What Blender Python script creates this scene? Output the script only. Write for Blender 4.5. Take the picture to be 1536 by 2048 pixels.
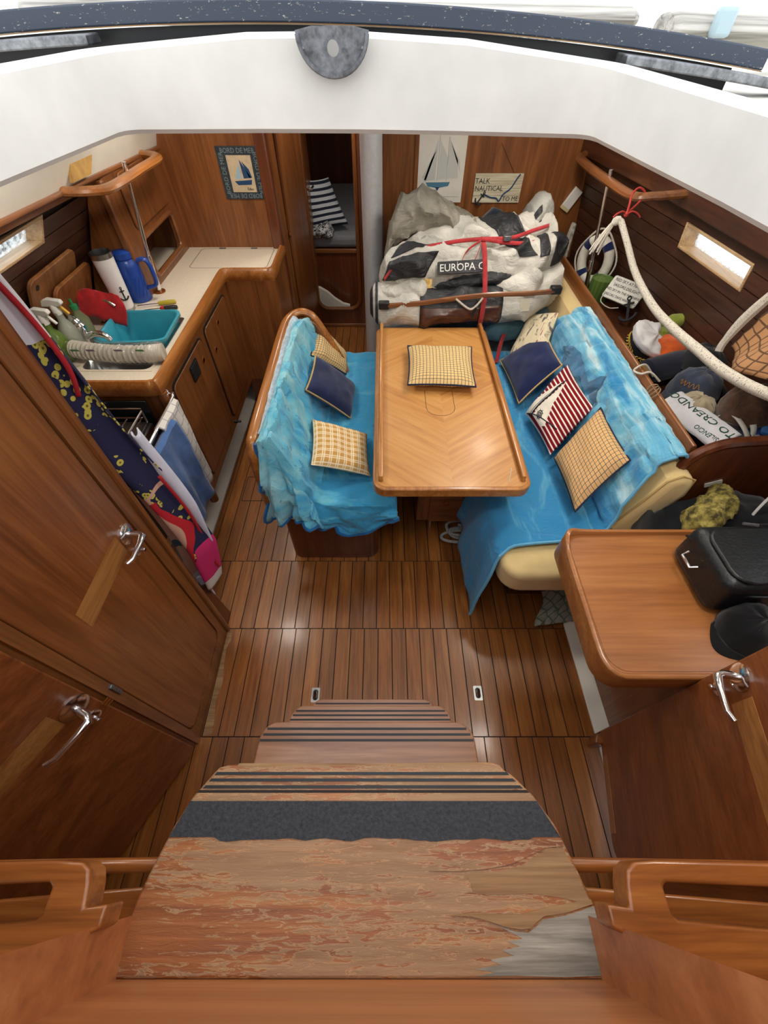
import bpy, bmesh, math, random
from mathutils import Vector, Matrix, noise as mn
random.seed(7)
for _o in list(bpy.data.objects): bpy.data.objects.remove(_o)
SC = bpy.context.scene
COL = SC.collection
PI = math.pi
# ---------------------------------------------------------------- camera, sky, exposure
cam_d = bpy.data.cameras.new('camera'); cam = bpy.data.objects.new('camera', cam_d); COL.objects.link(cam)
cam.location = (0, 0, 1.9); cam.rotation_euler = (math.radians(90 - 51.4146), 0, 0)
cam_d.sensor_fit = 'VERTICAL'; cam_d.sensor_height = 24; cam_d.lens = 825 / 2048 * 24; cam_d.clip_start = .02
SC.camera = cam
W = bpy.data.worlds.new('overcast_sky'); SC.world = W; W.use_nodes = True
_bg = W.node_tree.nodes['Background']; _bg.inputs[0].default_value = (.94, .97, 1.0, 1); _bg.inputs[1].default_value = 2.05
SC.view_settings.view_transform = 'Standard'; SC.view_settings.look = 'None'
SC.view_settings.gamma = 1; SC.view_settings.use_curve_mapping = False
SC.view_settings.exposure = 0.0
def portal(name, loc, rot, sx, sy):
    l = bpy.data.lights.new(name, 'AREA'); l.shape = 'RECTANGLE'; l.size = sx; l.size_y = sy; l.energy = 1
    l.cycles.is_portal = True
    o = bpy.data.objects.new(name, l); COL.objects.link(o); o.location = loc; o.rotation_euler = rot
portal('hatch_portal', (-.04, .2, 1.93), (0, 0, 0), 1.1, 1.5)
portal('added_hatch_portal', (.12, 1.75, 1.86), (0, 0, 0), .62, .62)
portal('added_hatch_portal', (.12, 2.72, 1.86), (0, 0, 0), .5, .42)

# ---------------------------------------------------------------- helpers
def lin(c):
    c = [x / 255 for x in c]
    return tuple((x / 12.92 if x <= .04045 else ((x + .055) / 1.055) ** 2.4) for x in c) + (1,)
class MB:
    def __init__(s): s.v = []; s.f = []; s.uv = {}
    def add(s, vs, fs, uv=None):
        b = len(s.v); s.v += [tuple(p) for p in vs]; s.f += [tuple(b + i for i in q) for q in fs]
        if uv:
            for i, t in enumerate(uv): s.uv[b + i] = t
        return s
    def box(s, x0, x1, y0, y1, z0, z1, M=None):
        vs = [Vector((x, y, z)) for z in (z0, z1) for y in (y0, y1) for x in (x0, x1)]
        if M: vs = [M @ v for v in vs]
        return s.add(vs, [(0, 2, 3, 1), (4, 5, 7, 6), (0, 1, 5, 4), (2, 6, 7, 3), (0, 4, 6, 2), (1, 3, 7, 5)])
    def prism(s, pts, a0, a1, ax='z', M=None):
        n = len(pts)
        def mk(p, a):
            v = Vector({'z': (p[0], p[1], a), 'x': (a, p[0], p[1]), 'y': (p[0], a, p[1])}[ax])
            return M @ v if M else v
        vs = [mk(p, a0) for p in pts] + [mk(p, a1) for p in pts]
        fs = [tuple(range(n)), tuple(range(2 * n - 1, n - 1, -1))] + [(i, i + n, (i + 1) % n + n, (i + 1) % n) for i in range(n)]
        return s.add(vs, fs)
    def tube(s, path, r, n=8, closed=False, sq=None):
        P = [Vector(p) for p in path]; m = len(P); ring = []
        up = None
        for i, p in enumerate(P):
            t = (P[(i + 1) % m] - P[i - 1]) if closed else (P[min(i + 1, m - 1)] - P[max(i - 1, 0)])
            t.normalize()
            if up is None:
                up = Vector((0, 0, 1)) if abs(t.z) < .9 else Vector((0, 1, 0))
            a = t.cross(up)
            if a.length < 1e-6: a = Vector((1, 0, 0))
            a.normalize(); b = a.cross(t).normalized(); up = b
            rr = r[i] if isinstance(r, (list, tuple)) else r
            ka, kb = sq if sq else (1, 1)
            ring.append([p + a * (rr * ka * math.cos(2 * PI * k / n)) + b * (rr * kb * math.sin(2 * PI * k / n)) for k in range(n)])
        vs = [q for rg in ring for q in rg]; fs = []
        L = m if closed else m - 1
        for i in range(L):
            for k in range(n):
                j = (i + 1) % m
                fs.append((i * n + k, i * n + (k + 1) % n, j * n + (k + 1) % n, j * n + k))
        if not closed: fs += [tuple(range(n - 1, -1, -1)), tuple(range((m - 1) * n, m * n))]
        uv = [(k / n, i / max(1, m - 1)) for i in range(m) for k in range(n)]
        return s.add(vs, fs, uv)
    def lathe(s, prof, c=(0, 0, 0), n=20, M=None, caps=True):
        vs = []
        for r, z in prof:
            for k in range(n):
                v = Vector((r * math.cos(2 * PI * k / n), r * math.sin(2 * PI * k / n), z))
                if M: v = M @ v
                vs.append(v + Vector(c))
        m = len(prof); fs = [(i * n + k, i * n + (k + 1) % n, (i + 1) * n + (k + 1) % n, (i + 1) * n + k) for i in range(m - 1) for k in range(n)]
        if caps: fs += [tuple(range(n - 1, -1, -1)), tuple(range((m - 1) * n, m * n))]
        return s.add(vs, fs, [(k / n, i / max(1, m - 1)) for i in range(m) for k in range(n)])
    def grid(s, fn, nu, nv, uvs=(1, 1), cu=False):
        vs = []; uv = []
        for j in range(nv + 1):
            for i in range(nu + (0 if cu else 1)):
                vs.append(fn(i / nu, j / nv)); uv.append((i / nu * uvs[0], j / nv * uvs[1]))
        w = nu if cu else nu + 1
        fs = [(j * w + i, j * w + (i + 1) % w, (j + 1) * w + (i + 1) % w, (j + 1) * w + i) for j in range(nv) for i in range(nu)]
        return s.add(vs, fs, uv)
    def build(s, name, m, parent=None, bevel=0, seg=2, solid=0, sub=0, ang=38, smooth=True):
        me = bpy.data.meshes.new(name); me.from_pydata(s.v, [], s.f); me.update()
        bm = bmesh.new(); bm.from_mesh(me)
        bmesh.ops.recalc_face_normals(bm, faces=bm.faces); bm.to_mesh(me); bm.free()
        if s.uv:
            ul = me.uv_layers.new(name='UVMap')
            for lp in me.loops: ul.data[lp.index].uv = s.uv.get(lp.vertex_index, (0, 0))
        if smooth:
            for p in me.polygons: p.use_smooth = True
            me.set_sharp_from_angle(angle=math.radians(ang))
        o = bpy.data.objects.new(name, me); COL.objects.link(o)
        me.materials.append(m)
        if solid:
            q = o.modifiers.new('thickness', 'SOLIDIFY'); q.thickness = solid; q.offset = 0
        if bevel:
            q = o.modifiers.new('bevel', 'BEVEL'); q.width = bevel; q.segments = seg; q.limit_method = 'ANGLE'; q.angle_limit = math.radians(40)
        if sub:
            q = o.modifiers.new('subdivision', 'SUBSURF'); q.levels = sub; q.render_levels = sub
        if parent: link(o, parent)
        return o
def link(o, parent):
    o.parent = parent
    p = parent
    M = Matrix.Identity(4)
    if p.parent is None: M = Matrix.Translation(p.location)
    else: M = Matrix.Translation(p.parent.location) @ p.matrix_parent_inverse
    o.matrix_parent_inverse = M.inverted()
def T(name, label, cat, loc=(0, 0, 0), group=None):
    o = bpy.data.objects.new(name, None); COL.objects.link(o); o.location = loc; o.empty_display_size = .05
    return tag(o, label, cat, group)
def tag(o, label, cat, group=None):
    o['label'] = label; o['category'] = cat
    if group: o['group'] = group
    return o
def S(o, label=None):
    o['kind'] = 'structure'
    if label: o['label'] = label
    return o
def rrect(x0, x1, y0, y1, r, n=5, which=(1, 1, 1, 1)):
    out = []
    for k, (cx, cy, a) in enumerate(((x0, y0, 180), (x1, y0, 270), (x1, y1, 0), (x0, y1, 90))):
        rr = (r[k] if isinstance(r, (list, tuple)) else r) * which[k]
        if rr <= 1e-6: out.append((cx, cy)); continue
        ox = cx + (rr if cx == x0 else -rr); oy = cy + (rr if cy == y0 else -rr)
        for i in range(n + 1):
            t = math.radians(a + 90 * i / n); out.append((ox + rr * math.cos(t), oy + rr * math.sin(t)))
    return out
def ring_face(outer, inner, a0, a1, ax):
    """frame between two loops of equal length"""
    mb = MB(); n = len(outer)
    def mk(p, a): return {'z': (p[0], p[1], a), 'x': (a, p[0], p[1]), 'y': (p[0], a, p[1])}[ax]
    vs = [mk(p, a0) for p in outer] + [mk(p, a0) for p in inner] + [mk(p, a1) for p in outer] + [mk(p, a1) for p in inner]
    fs = []
    for i in range(n):
        j = (i + 1) % n
        fs += [(i, j, n + j, n + i), (2 * n + i, 3 * n + i, 3 * n + j, 2 * n + j), (i, 2 * n + i, 2 * n + j, j), (n + i, n + j, 3 * n + j, 3 * n + i)]
    return mb.add(vs, fs)
def crv(pts, n=8):
    """Catmull-Rom through the points"""
    P = [Vector(p) for p in pts]; out = []
    for i in range(len(P) - 1):
        a = P[max(i - 1, 0)]; b = P[i]; c = P[i + 1]; d = P[min(i + 2, len(P) - 1)]
        for k in range(n):
            t = k / n
            out.append(.5 * ((2 * b) + (c - a) * t + (2 * a - 5 * b + 4 * c - d) * t * t + (3 * b - a - 3 * c + d) * t ** 3))
    out.append(P[-1]); return out
def lerp(a, b, t): return a + (b - a) * t
def interp(tab, x):
    if x <= tab[0][0]: return tab[0][1]
    for (a, p), (b, q) in zip(tab, tab[1:]):
        if x <= b: return p + (q - p) * (x - a) / (b - a)
    return tab[-1][1]
def fbm(x, y, z, o=3): return mn.fractal(Vector((x, y, z)), 1.0, 2.0, o)
_txt = {}
def text_mesh(name, body, size, M, m, parent, ext=.0006, align='CENTER'):
    cu = bpy.data.curves.new(name, 'FONT'); cu.body = body; cu.size = size; cu.align_x = align; cu.align_y = 'CENTER'; cu.extrude = ext; cu.resolution_u = 2
    o = bpy.data.objects.new(name, cu); COL.objects.link(o)
    me = bpy.data.meshes.new_from_object(o.evaluated_get(bpy.context.evaluated_depsgraph_get()))
    bpy.data.objects.remove(o); bpy.data.curves.remove(cu)
    me.transform(M); me.materials.clear(); me.materials.append(m); me.name = name
    q = bpy.data.objects.new(name, me); COL.objects.link(q)
    if parent: link(q, parent)
    return q
def frame(o, ex, ey):
    """matrix with x axis ex, y axis ey (orthogonalised), z the normal"""
    ex = Vector(ex).normalized(); ez = ex.cross(Vector(ey)).normalized(); ey = ez.cross(ex)
    M = Matrix((ex, ey, ez)).transposed().to_4x4(); M.translation = Vector(o); return M

# ---------------------------------------------------------------- materials
class NT:
    def __init__(s, name):
        s.m = bpy.data.materials.new(name); s.m.use_nodes = True; s.t = s.m.node_tree; s.b = s.t.nodes['Principled BSDF']
    def n(s, ty, **kw):
        q = s.t.nodes.new(ty)
        for k, v in kw.items(): setattr(q, k, v)
        return q
    def l(s, a, b): s.t.links.new(a, b)
    def val(s, x, inp):
        if isinstance(x, (int, float)): inp.default_value = x
        elif isinstance(x, tuple): inp.default_value = x
        else: s.l(x, inp)
    def math(s, op, a, b=0.0, c=None):
        q = s.n('ShaderNodeMath', operation=op); s.val(a, q.inputs[0]); s.val(b, q.inputs[1])
        if c is not None: s.val(c, q.inputs[2])
        return q.outputs[0]
    def mix(s, f, a, b, bt='MIX'):
        q = s.n('ShaderNodeMix', data_type='RGBA', blend_type=bt); s.val(f, q.inputs[0]); s.val(a, q.inputs[6]); s.val(b, q.inputs[7]); return q.outputs[2]
    def coord(s, kind='Object', scale=(1, 1, 1), rot=(0, 0, 0)):
        c = s.n('ShaderNodeTexCoord'); mp = s.n('ShaderNodeMapping'); s.l(c.outputs[kind], mp.inputs[0])
        mp.inputs['Scale'].default_value = scale; mp.inputs['Rotation'].default_value = rot; return mp.outputs[0]
    def noise(s, vec, scale=5, detail=4, rough=.55, dist=0):
        q = s.n('ShaderNodeTexNoise'); s.l(vec, q.inputs['Vector']); q.inputs['Scale'].default_value = scale
        q.inputs['Detail'].default_value = detail; q.inputs['Roughness'].default_value = rough; q.inputs['Distortion'].default_value = dist
        return q.outputs['Fac']
    def ramp(s, f, *stops):
        q = s.n('ShaderNodeValToRGB'); e = q.color_ramp.elements
        while len(e) < len(stops): e.new(.5)
        for el, (p, c) in zip(e, stops): el.position = p; el.color = c if len(c) == 4 else lin(c)
        s.val(f, q.inputs[0]); return q.outputs[0]
    def bump(s, h, st=.2, d=.01):
        q = s.n('ShaderNodeBump'); q.inputs['Strength'].default_value = st; q.inputs['Distance'].default_value = d; s.l(h, q.inputs['Height']); s.l(q.outputs[0], s.b.inputs['Normal'])
    def sep(s, vec):
        q = s.n('ShaderNodeSeparateXYZ'); s.l(vec, q.inputs[0]); return q.outputs
    def out(s, col=None, rough=.5, metal=0, coat=0, spec=None):
        if col is not None: s.val(col, s.b.inputs['Base Color'])
        s.val(rough, s.b.inputs['Roughness']); s.b.inputs['Metallic'].default_value = metal; s.b.inputs['Coat Weight'].default_value = coat
        s.b.inputs['Coat Roughness'].default_value = .15
        if spec is not None: s.b.inputs['Specular IOR Level'].default_value = spec
        return s.m
def wood(name, dark, mid, light, ax='y', k=1.0, rough=.35, coat=.25, rnd=0.0, vein=.35):
    t = NT(name); i = 'xyz'.index(ax)
    sc = [16 * k] * 3; sc[i] = 1.3 * k
    v = t.coord('Object', tuple(sc))
    if rnd:
        oi = t.n('ShaderNodeObjectInfo'); add = t.n('ShaderNodeVectorMath', operation='ADD'); t.l(v, add.inputs[0])
        cmb = t.n('ShaderNodeCombineXYZ'); r1 = t.math('MULTIPLY', oi.outputs['Random'], 60.0)
        for q in range(3): t.l(r1, cmb.inputs[q])
        t.l(cmb.outputs[0], add.inputs[1]); v = add.outputs[0]
    n1 = t.noise(v, 1.0, 5, .6, 1.2)
    sc2 = [130 * k] * 3; sc2[i] = 5 * k
    n2 = t.noise(t.coord('Object', tuple(sc2)), 1.0, 3, .6)
    c = t.ramp(n1, (.3, dark), (.52, mid), (.72, light))
    c = t.mix(vein, c, t.ramp(n2, (.35, (150, 130, 115)), (.6, (255, 255, 255))), 'MULTIPLY')
    if rnd:
        br = t.math('MULTIPLY_ADD', oi.outputs['Random'], rnd, 1 - rnd / 2)
        hs = t.n('ShaderNodeHueSaturation'); t.l(c, hs.inputs['Color']); t.l(br, hs.inputs['Value']); c = hs.outputs[0]
    t.bump(n2, .06, .004)
    return t.out(c, rough, 0, coat)
def plain(name, c, rough=.5, metal=0, var=.0, sc=12, coat=0, bump=0, spec=None):
    t = NT(name)
    if var or bump:
        n = t.noise(t.coord('Object'), sc, 5, .6)
        if bump: t.bump(n, bump, .01)
        if var:
            d = tuple(max(0, x * (1 - var)) for x in c); b = tuple(min(255, x * (1 + var * .6)) for x in c)
            return t.out(t.ramp(n, (.3, d), (.7, b)), rough, metal, coat, spec)
    return t.out(lin(c), rough, metal, coat, spec)
def cloth(name, c, var=.15, sc=9, weave=900, rough=.95, sheen=.25):
    t = NT(name); v = t.coord('Object')
    n = t.noise(v, sc, 4, .6); w = t.noise(v, weave, 2, .5)
    d = tuple(x * (1 - var) for x in c); b = tuple(min(255, x * (1 + var * .5)) for x in c)
    t.bump(w, .25, .003)
    t.b.inputs['Sheen Weight'].default_value = sheen
    return t.out(t.ramp(n, (.3, d), (.7, b)), rough, 0, 0, .2)
def stripes(t, u, freq, w, soft=False):
    return t.math('LESS_THAN', t.math('FRACT', t.math('MULTIPLY', u, freq)), w)

M = {}
M['mahog_z'] = wood('mahogany_upright_grain', (104, 60, 29), (132, 80, 41), (148, 94, 51), 'z')
M['mahog_y'] = wood('mahogany_fore_aft_grain', (104, 60, 29), (132, 80, 41), (148, 94, 51), 'y')
M['mahog_x'] = wood('mahogany_athwart_grain', (104, 60, 29), (132, 80, 41), (148, 94, 51), 'x')
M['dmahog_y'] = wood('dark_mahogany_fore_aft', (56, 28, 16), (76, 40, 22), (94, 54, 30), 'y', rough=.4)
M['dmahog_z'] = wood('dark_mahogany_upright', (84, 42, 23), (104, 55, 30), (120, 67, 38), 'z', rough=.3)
M['door'] = wood('door_mahogany', (112, 63, 30), (138, 81, 40), (156, 97, 52), 'z', k=.8, rough=.3)
M['doorh'] = wood('door_mahogany_flame', (114, 62, 31), (138, 78, 40), (154, 92, 50), 'y', k=.8, rough=.3)
M['inlay'] = wood('pale_teak_inlay', (142, 92, 46), (164, 110, 58), (178, 124, 68), 'y', rough=.3)
M['teak_rail'] = wood('varnished_teak_rail', (130, 76, 32), (168, 104, 46), (192, 130, 66), 'y', rough=.3, coat=.4)
M['teak_x'] = wood('varnished_teak_athwart', (120, 66, 28), (164, 98, 44), (190, 124, 62), 'x', rough=.3, coat=.4)
M['plank'] = wood('teak_sole_plank', (122, 70, 28), (152, 93, 40), (174, 114, 54), 'y', k=1.2, rough=.36, coat=.25, rnd=.3, vein=.35)
M['hullplank'] = wood('dark_hull_plank', (58, 33, 23), (76, 45, 31), (92, 57, 40), 'y', rough=.45, coat=.05, rnd=.3)
M['caulk'] = plain('dark_caulk', (30, 17, 10), .7)
M['navtop'] = wood('nav_table_cherry', (138, 84, 42), (162, 103, 55), (178, 120, 69), 'x', k=.6, rough=.32, vein=.25)
M['white_grp'] = plain('white_fibreglass', (236, 233, 225), .45, 0, .06, 5)
M['cream_liner'] = plain('cream_liner', (234, 230, 218), .5, 0, .04, 4)
M['counter'] = plain('cream_laminate', (222, 210, 190), .35, 0, .03, 60)
M['chrome'] = plain('chrome', (232, 232, 234), .16, 1)
M['steel'] = plain('brushed_steel', (170, 172, 172), .28, 1, .08, 30)
M['alu'] = plain('silver_mast_paint', (196, 198, 202), .42, .25, .04, 40)
M['black'] = plain('black_plastic', (18, 19, 22), .45)
M['rubber'] = plain('black_rubber', (26, 28, 32), .5, 0, .2, 40)
M['brass'] = plain('brass_ring', (150, 84, 34), .3, .6)
M['cream_uph'] = cloth('cream_upholstery', (222, 196, 140), .05, 6, 1200)
M['navy'] = cloth('navy_cotton', (24, 36, 78), .2, 12)
M['teal'] = cloth('slate_teal_cover', (78, 110, 122), .2, 10)
M['rope_w'] = plain('pale_cord', (205, 200, 188), .85, 0, .1, 200, 0, .4)
M['piping_y'] = plain('yellow_piping', (190, 158, 100), .8)
M['piping_n'] = plain('navy_piping', (26, 32, 60), .8)
def gingham(name, base, alt, line, pitch, lw=.16):
    t = NT(name); uv = t.coord('UV'); x, y, _ = t.sep(uv)
    fu = stripes(t, x, 1 / pitch, lw); fv = stripes(t, y, 1 / pitch, lw)
    ln = t.math('MAXIMUM', fu, fv)
    h = t.math('FRACT', t.math('MULTIPLY', x, 1 / pitch)); g = t.math('FRACT', t.math('MULTIPLY', y, 1 / pitch))
    mid = t.math('MULTIPLY', t.math('LESS_THAN', t.math('ABSOLUTE', t.math('SUBTRACT', h, .58)), .2), t.math('LESS_THAN', t.math('ABSOLUTE', t.math('SUBTRACT', g, .58)), .2))
    c = t.mix(t.math('MULTIPLY', mid, .6), lin(base), lin(alt)); c = t.mix(t.math('MULTIPLY', ln, .85), c, lin(line))
    t.bump(t.noise(t.coord('Object'), 700, 2), .2, .003)
    return t.out(c, .95, 0, 0, .2)
M['ging1'] = gingham('yellow_navy_check', (224, 194, 138), (232, 184, 110), (58, 52, 66), .0175, .17)
M['ging2'] = gingham('peach_navy_check', (214, 178, 128), (232, 158, 88), (46, 40, 56), .0185, .13)
def plaid():
    t = NT('tan_white_plaid'); x, y, _ = t.sep(t.coord('UV'))
    c = lin((196, 150, 82))
    for ax in (x, y):
        w = t.math('LESS_THAN', t.math('FRACT', t.math('MULTIPLY', ax, 1 / .036)), .42)
        c = t.mix(t.math('MULTIPLY', w, .35), c, lin((226, 196, 140)))
    for ax in (x, y):
        l = stripes(t, ax, 1 / .036, .10); l2 = t.math('LESS_THAN', t.math('ABSOLUTE', t.math('SUBTRACT', t.math('FRACT', t.math('MULTIPLY', ax, 1 / .036)), .34)), .05)
        c = t.mix(t.math('MULTIPLY', t.math('MAXIMUM', l, l2), .85), c, lin((240, 226, 200)))
    return t.out(c, .95, 0, 0, .2)
M['plaid'] = plaid()
def red_stripe():
    t = NT('red_white_woven_stripe'); x, y, _ = t.sep(t.coord('UV'))
    w = stripes(t, x, 1 / .0235, .34)
    zig = t.math('FRACT', t.math('MULTIPLY', t.math('ADD', y, t.math('MULTIPLY', t.math('ABSOLUTE', t.math('SUBTRACT', t.math('FRACT', t.math('MULTIPLY', x, 1 / .0235)), .67)), .02)), 1 / .011))
    red = t.mix(t.math('MULTIPLY', t.math('LESS_THAN', zig, .25), .45), lin((128, 18, 36)), lin((60, 10, 24)))
    c = t.mix(w, red, lin((232, 222, 208)))
    return t.out(c, .95, 0, 0, .2)
M['redstripe'] = red_stripe()
M['sailcloth'] = cloth('off_white_sail_print', (228, 222, 208), .05, 20)
def chevron():
    t = NT('table_chevron_veneer'); o = t.coord('Object'); x, y, z = t.sep(o)
    xx = t.math('ABSOLUTE', t.math('SUBTRACT', x, .275))
    # chevrons point aft in the near half, forward in the far half
    yy = t.math('ABSOLUTE', t.math('SUBTRACT', y, 1.86))
    g = t.math('ADD', yy, t.math('MULTIPLY', xx, .75))
    b = t.math('SUBTRACT', xx, t.math('MULTIPLY', yy, .75))
    cmb = t.n('ShaderNodeCombineXYZ'); t.l(t.math('MULTIPLY', g, 34.0), cmb.inputs[0]); t.l(t.math('MULTIPLY', b, 2.4), cmb.inputs[1])
    sg = t.math('MULTIPLY', t.math('GREATER_THAN', x, .275), 7.0); t.l(t.math('ADD', sg, t.math('MULTIPLY', t.math('GREATER_THAN', y, 1.86), 13.0)), cmb.inputs[2])
    n = t.noise(cmb.outputs[0], 1.0, 5, .6)
    strip = t.n('ShaderNodeTexWhiteNoise', noise_dimensions='2D'); c2 = t.n('ShaderNodeCombineXYZ')
    t.l(t.math('FLOOR', t.math('MULTIPLY', g, 7.5)), c2.inputs[0]); t.l(sg, c2.inputs[1]); t.l(c2.outputs[0], strip.inputs[0])
    c = t.ramp(n, (.3, (166, 108, 52)), (.5, (190, 132, 68)), (.72, (204, 150, 84)))
    c = t.mix(t.math('MULTIPLY', strip.outputs[0], .3), c, lin((216, 166, 98)))
    sp = t.noise(t.coord('Object', (220, 60, 60)), 1.0, 2)
    c = t.mix(t.math('MULTIPLY', t.math('GREATER_THAN', sp, .74), .35), c, lin((110, 66, 30)))
    return t.out(c, .4, 0, .12)
M['chevron'] = chevron()
M['table_edge'] = wood('table_edge_cherry', (150, 92, 42), (186, 124, 62), (200, 142, 76), 'y', rough=.3)
def sea_blanket(name, pale, mid, deep, k=1.0, streak=(1.5, 6, 6), gy=.5, gk=.75, dark=.5):
    t = NT(name); x, y, _ = t.sep(t.coord('UV'))
    v = t.coord('UV', streak)
    n = t.noise(v, 2.2 * k, 5, .6, .8)
    f = t.math('ADD', n, t.math('MULTIPLY', t.math('SUBTRACT', y, gy), gk))
    c = t.ramp(f, (.34, pale), (.48, mid), (.64, deep))
    dk = t.noise(t.coord('UV', (streak[0] * 2, streak[1] * 2.5, 1)), 2.0, 4, .6, 1.5); c = t.mix(t.math('MULTIPLY', t.math('GREATER_THAN', dk, .63), dark), c, lin((40, 120, 176)))
    wr = t.noise(t.coord('Object', (9, 14, 9)), 1.0, 4, .55, 1.0)
    b = t.noise(t.coord('Object'), 500, 2)
    t.bump(t.math('ADD', t.math('MULTIPLY', b, .08), wr), .55, .03); t.b.inputs['Sheen Weight'].default_value = .3
    return t.out(c, .95, 0, 0, .15)
M['blanket_p'] = sea_blanket('turquoise_fleece_print', (146, 206, 220), (104, 190, 216), (60, 156, 204), 1.2, (5, 1.4, 1), .35, .45, .55)
M['blanket_s'] = sea_blanket('ocean_fleece_print', (190, 220, 230), (112, 184, 214), (54, 140, 194), .9, (1.6, 9, 1), .16, .38, .3)
M['blanket_hem'] = cloth('blue_fleece_hem', (30, 100, 160), .1)
M['lace'] = cloth('pale_blue_throw', (188, 206, 222), .15, 40)
def weathered():
    t = NT('weathered_varnished_step'); o = t.coord('Object', (5.0, 14, 14)); o2 = t.coord('Object', (24, 150, 150))
    base = t.ramp(t.noise(t.coord('Object', (2.5, 60, 60)), 1.0, 5, .6), (.3, (118, 66, 34)), (.5, (154, 92, 50)), (.7, (180, 118, 68)))
    bare = t.ramp(t.noise(t.coord('Object', (6, 90, 90)), 1.0, 4, .6), (.3, (142, 114, 84)), (.7, (176, 148, 114)))
    n = t.math('ADD', t.math('MULTIPLY', t.noise(o2, 1.0, 7, .65, 1.2), .6), t.math('MULTIPLY', t.noise(o, 1.0, 3), .4))
    xc, yc, zc = t.sep(t.coord('Object')); dx = t.math('ADD', xc, -.02); n = t.math('ADD', n, t.math('MULTIPLY_ADD', t.math('MULTIPLY', dx, dx), -.55, .022))
    f = t.ramp(n, (.465, (0, 0, 0, 1)), (.495, (1, 1, 1, 1)))
    edge = t.ramp(n, (.46, (0, 0, 0, 1)), (.48, (1, 1, 1, 1)), (.50, (0, 0, 0, 1)))
    x, y, z = t.sep(t.coord('Object'))
    c = t.mix(t.math('MULTIPLY', f, .7), base, bare); c = t.mix(t.math('MULTIPLY', edge, .6), c, lin((204, 172, 126)))
    t.bump(n, .5, .004)
    return t.out(c, t.math('MULTIPLY_ADD', f, .35, .35), 0, .05)
M['weather'] = weathered()
M['bare_wood'] = wood('bare_grey_tan_wood', (132, 98, 64), (158, 122, 84), (178, 144, 104), 'x', 1.5, .8, 0)
M['grey_wood'] = wood('silvered_grey_wood', (120, 116, 106), (164, 160, 148), (196, 192, 180), 'x', 2.0, .85, 0)
M['step_wood'] = wood('worn_step_wood', (130, 84, 58), (162, 114, 84), (184, 138, 108), 'x', 1.0, .28, .2, 0, .25)
M['grit'] = plain('black_antislip_grit', (58, 62, 68), .8, 0, .25, 180, 0, .5)
M['panel_orange'] = wood('orange_varnish_panel', (160, 96, 54), (188, 120, 72), (204, 140, 90), 'x', .5, .4, .2, 0, .2)
def worn_paint():
    t = NT('worn_slate_blue_paint'); n = t.noise(t.coord('Object', (130, 300, 420)), 1.0, 5, .7)
    f = t.math('GREATER_THAN', n, .64)
    c = t.mix(f, lin((62, 70, 84)), lin((176, 172, 158))); return t.out(c, .6)
M['wornpaint'] = worn_paint()
def grey_teak():
    t = NT('sun_bleached_teak'); n = t.noise(t.coord('Object', (3, 60, 90)), 1.0, 5, .6, .6)
    return t.out(t.ramp(n, (.3, (112, 108, 102)), (.5, (170, 166, 158)), (.7, (206, 202, 194))), .85)
M['greyteak'] = grey_teak()

# ================================================================= SETTING
# sole: dark caulk slab with one teak plank per strip
fl = MB().box(-.965, .95, -.5, 3.72, -.06, -.004).build('floor', M['caulk']); S(fl, 'varnished teak sole of narrow planks with dark caulked seams')
rows = [(-.5, .333), (.337, .797), (.801, 1.176), (1.18, 2.28), (2.284, 3.70)]
PW = .0655
for ri, (ya, yb) in enumerate(rows):
    off = (0, .02, .011, .03, .005)[ri]
    x = -.965 + off - PW
    while x < .87:
        a = max(x + .0022, -.962); b = min(x + PW - .0022, .868)
        if b - a > .008:
            MB().box(a, b, ya, yb, -.012, 0).build('plank', M['plank'], fl, smooth=False)
        x += PW
MB().prism([(-.748, .78), (-.728, .775), (-.722, .74), (-.735, .70), (-.726, .62), (-.715, .55), (-.725, .47), (-.712, .40), (-.708, .345), (-.745, .34)], 0, .0012, 'z').build('worn_patch', M['bare_wood'], fl)
# white liner either side of the sole
q = MB(); q.prism([(-.966, -.05), (-.966, .012), (-.985, .016), (-1.12, .02), (-1.16, .22), (-1.3, .22), (-1.3, -.05)], .8, 2.9, 'y')
S(q.build('trim_1', M['cream_liner'], bevel=.004), 'white moulded liner strip along the foot of the galley')
q = MB(); q.prism([(.872, -.05), (.868, .006), (.90, .012), (.945, .02), (.96, .1), (1.2, .1), (1.2, -.05)], -.3, 1.02, 'y')
S(q.build('trim_2', M['cream_liner'], bevel=.004), 'white moulded liner strip beside the nav station')

# bulkheads
bw = MB().box(-1.62, -.645, 2.95, 2.98, 0, 1.78).build('wall_forward_galley', M['mahog_z']); S(bw, 'mahogany bulkhead at the head of the galley')
bs = MB().box(-.03, 1.6, 3.2, 3.23, 0, 1.78).build('wall_forward_saloon', M['mahog_z']); S(bs, 'mahogany bulkhead behind the bundled dinghy')
# passage to the forepeak
wp = MB(); wp.prism([(-.645, 2.95), (-.57, 3.7), (-.60, 3.7), (-.68, 2.95)], 0, 1.78, 'z'); pw = wp.build('wall_passage_port', M['mahog_z']); S(pw, 'mahogany side wall of the passage')
MB().box(-.70, -.635, 2.925, 2.99, 0, 1.78).build('corner_post', M['dmahog_z'], pw, bevel=.01)
MB().prism([(-.625, 3.12), (-.605, 3.3), (-.592, 3.3), (-.612, 3.12)], 0.02, 1.78, 'z').build('post_strip', M['mahog_z'], pw)
MB().tube([(-.618, 3.1, .92), (-.605, 3.1, .92)], .012, 10).build('finger_hole_ring', M['brass'], pw)
S(MB().box(-.03, 0.0, 3.0, 3.72, 0, 1.78).build('wall_passage_starboard', M['dmahog_z']), 'dark mahogany side wall of the passage behind the mast')
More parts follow.
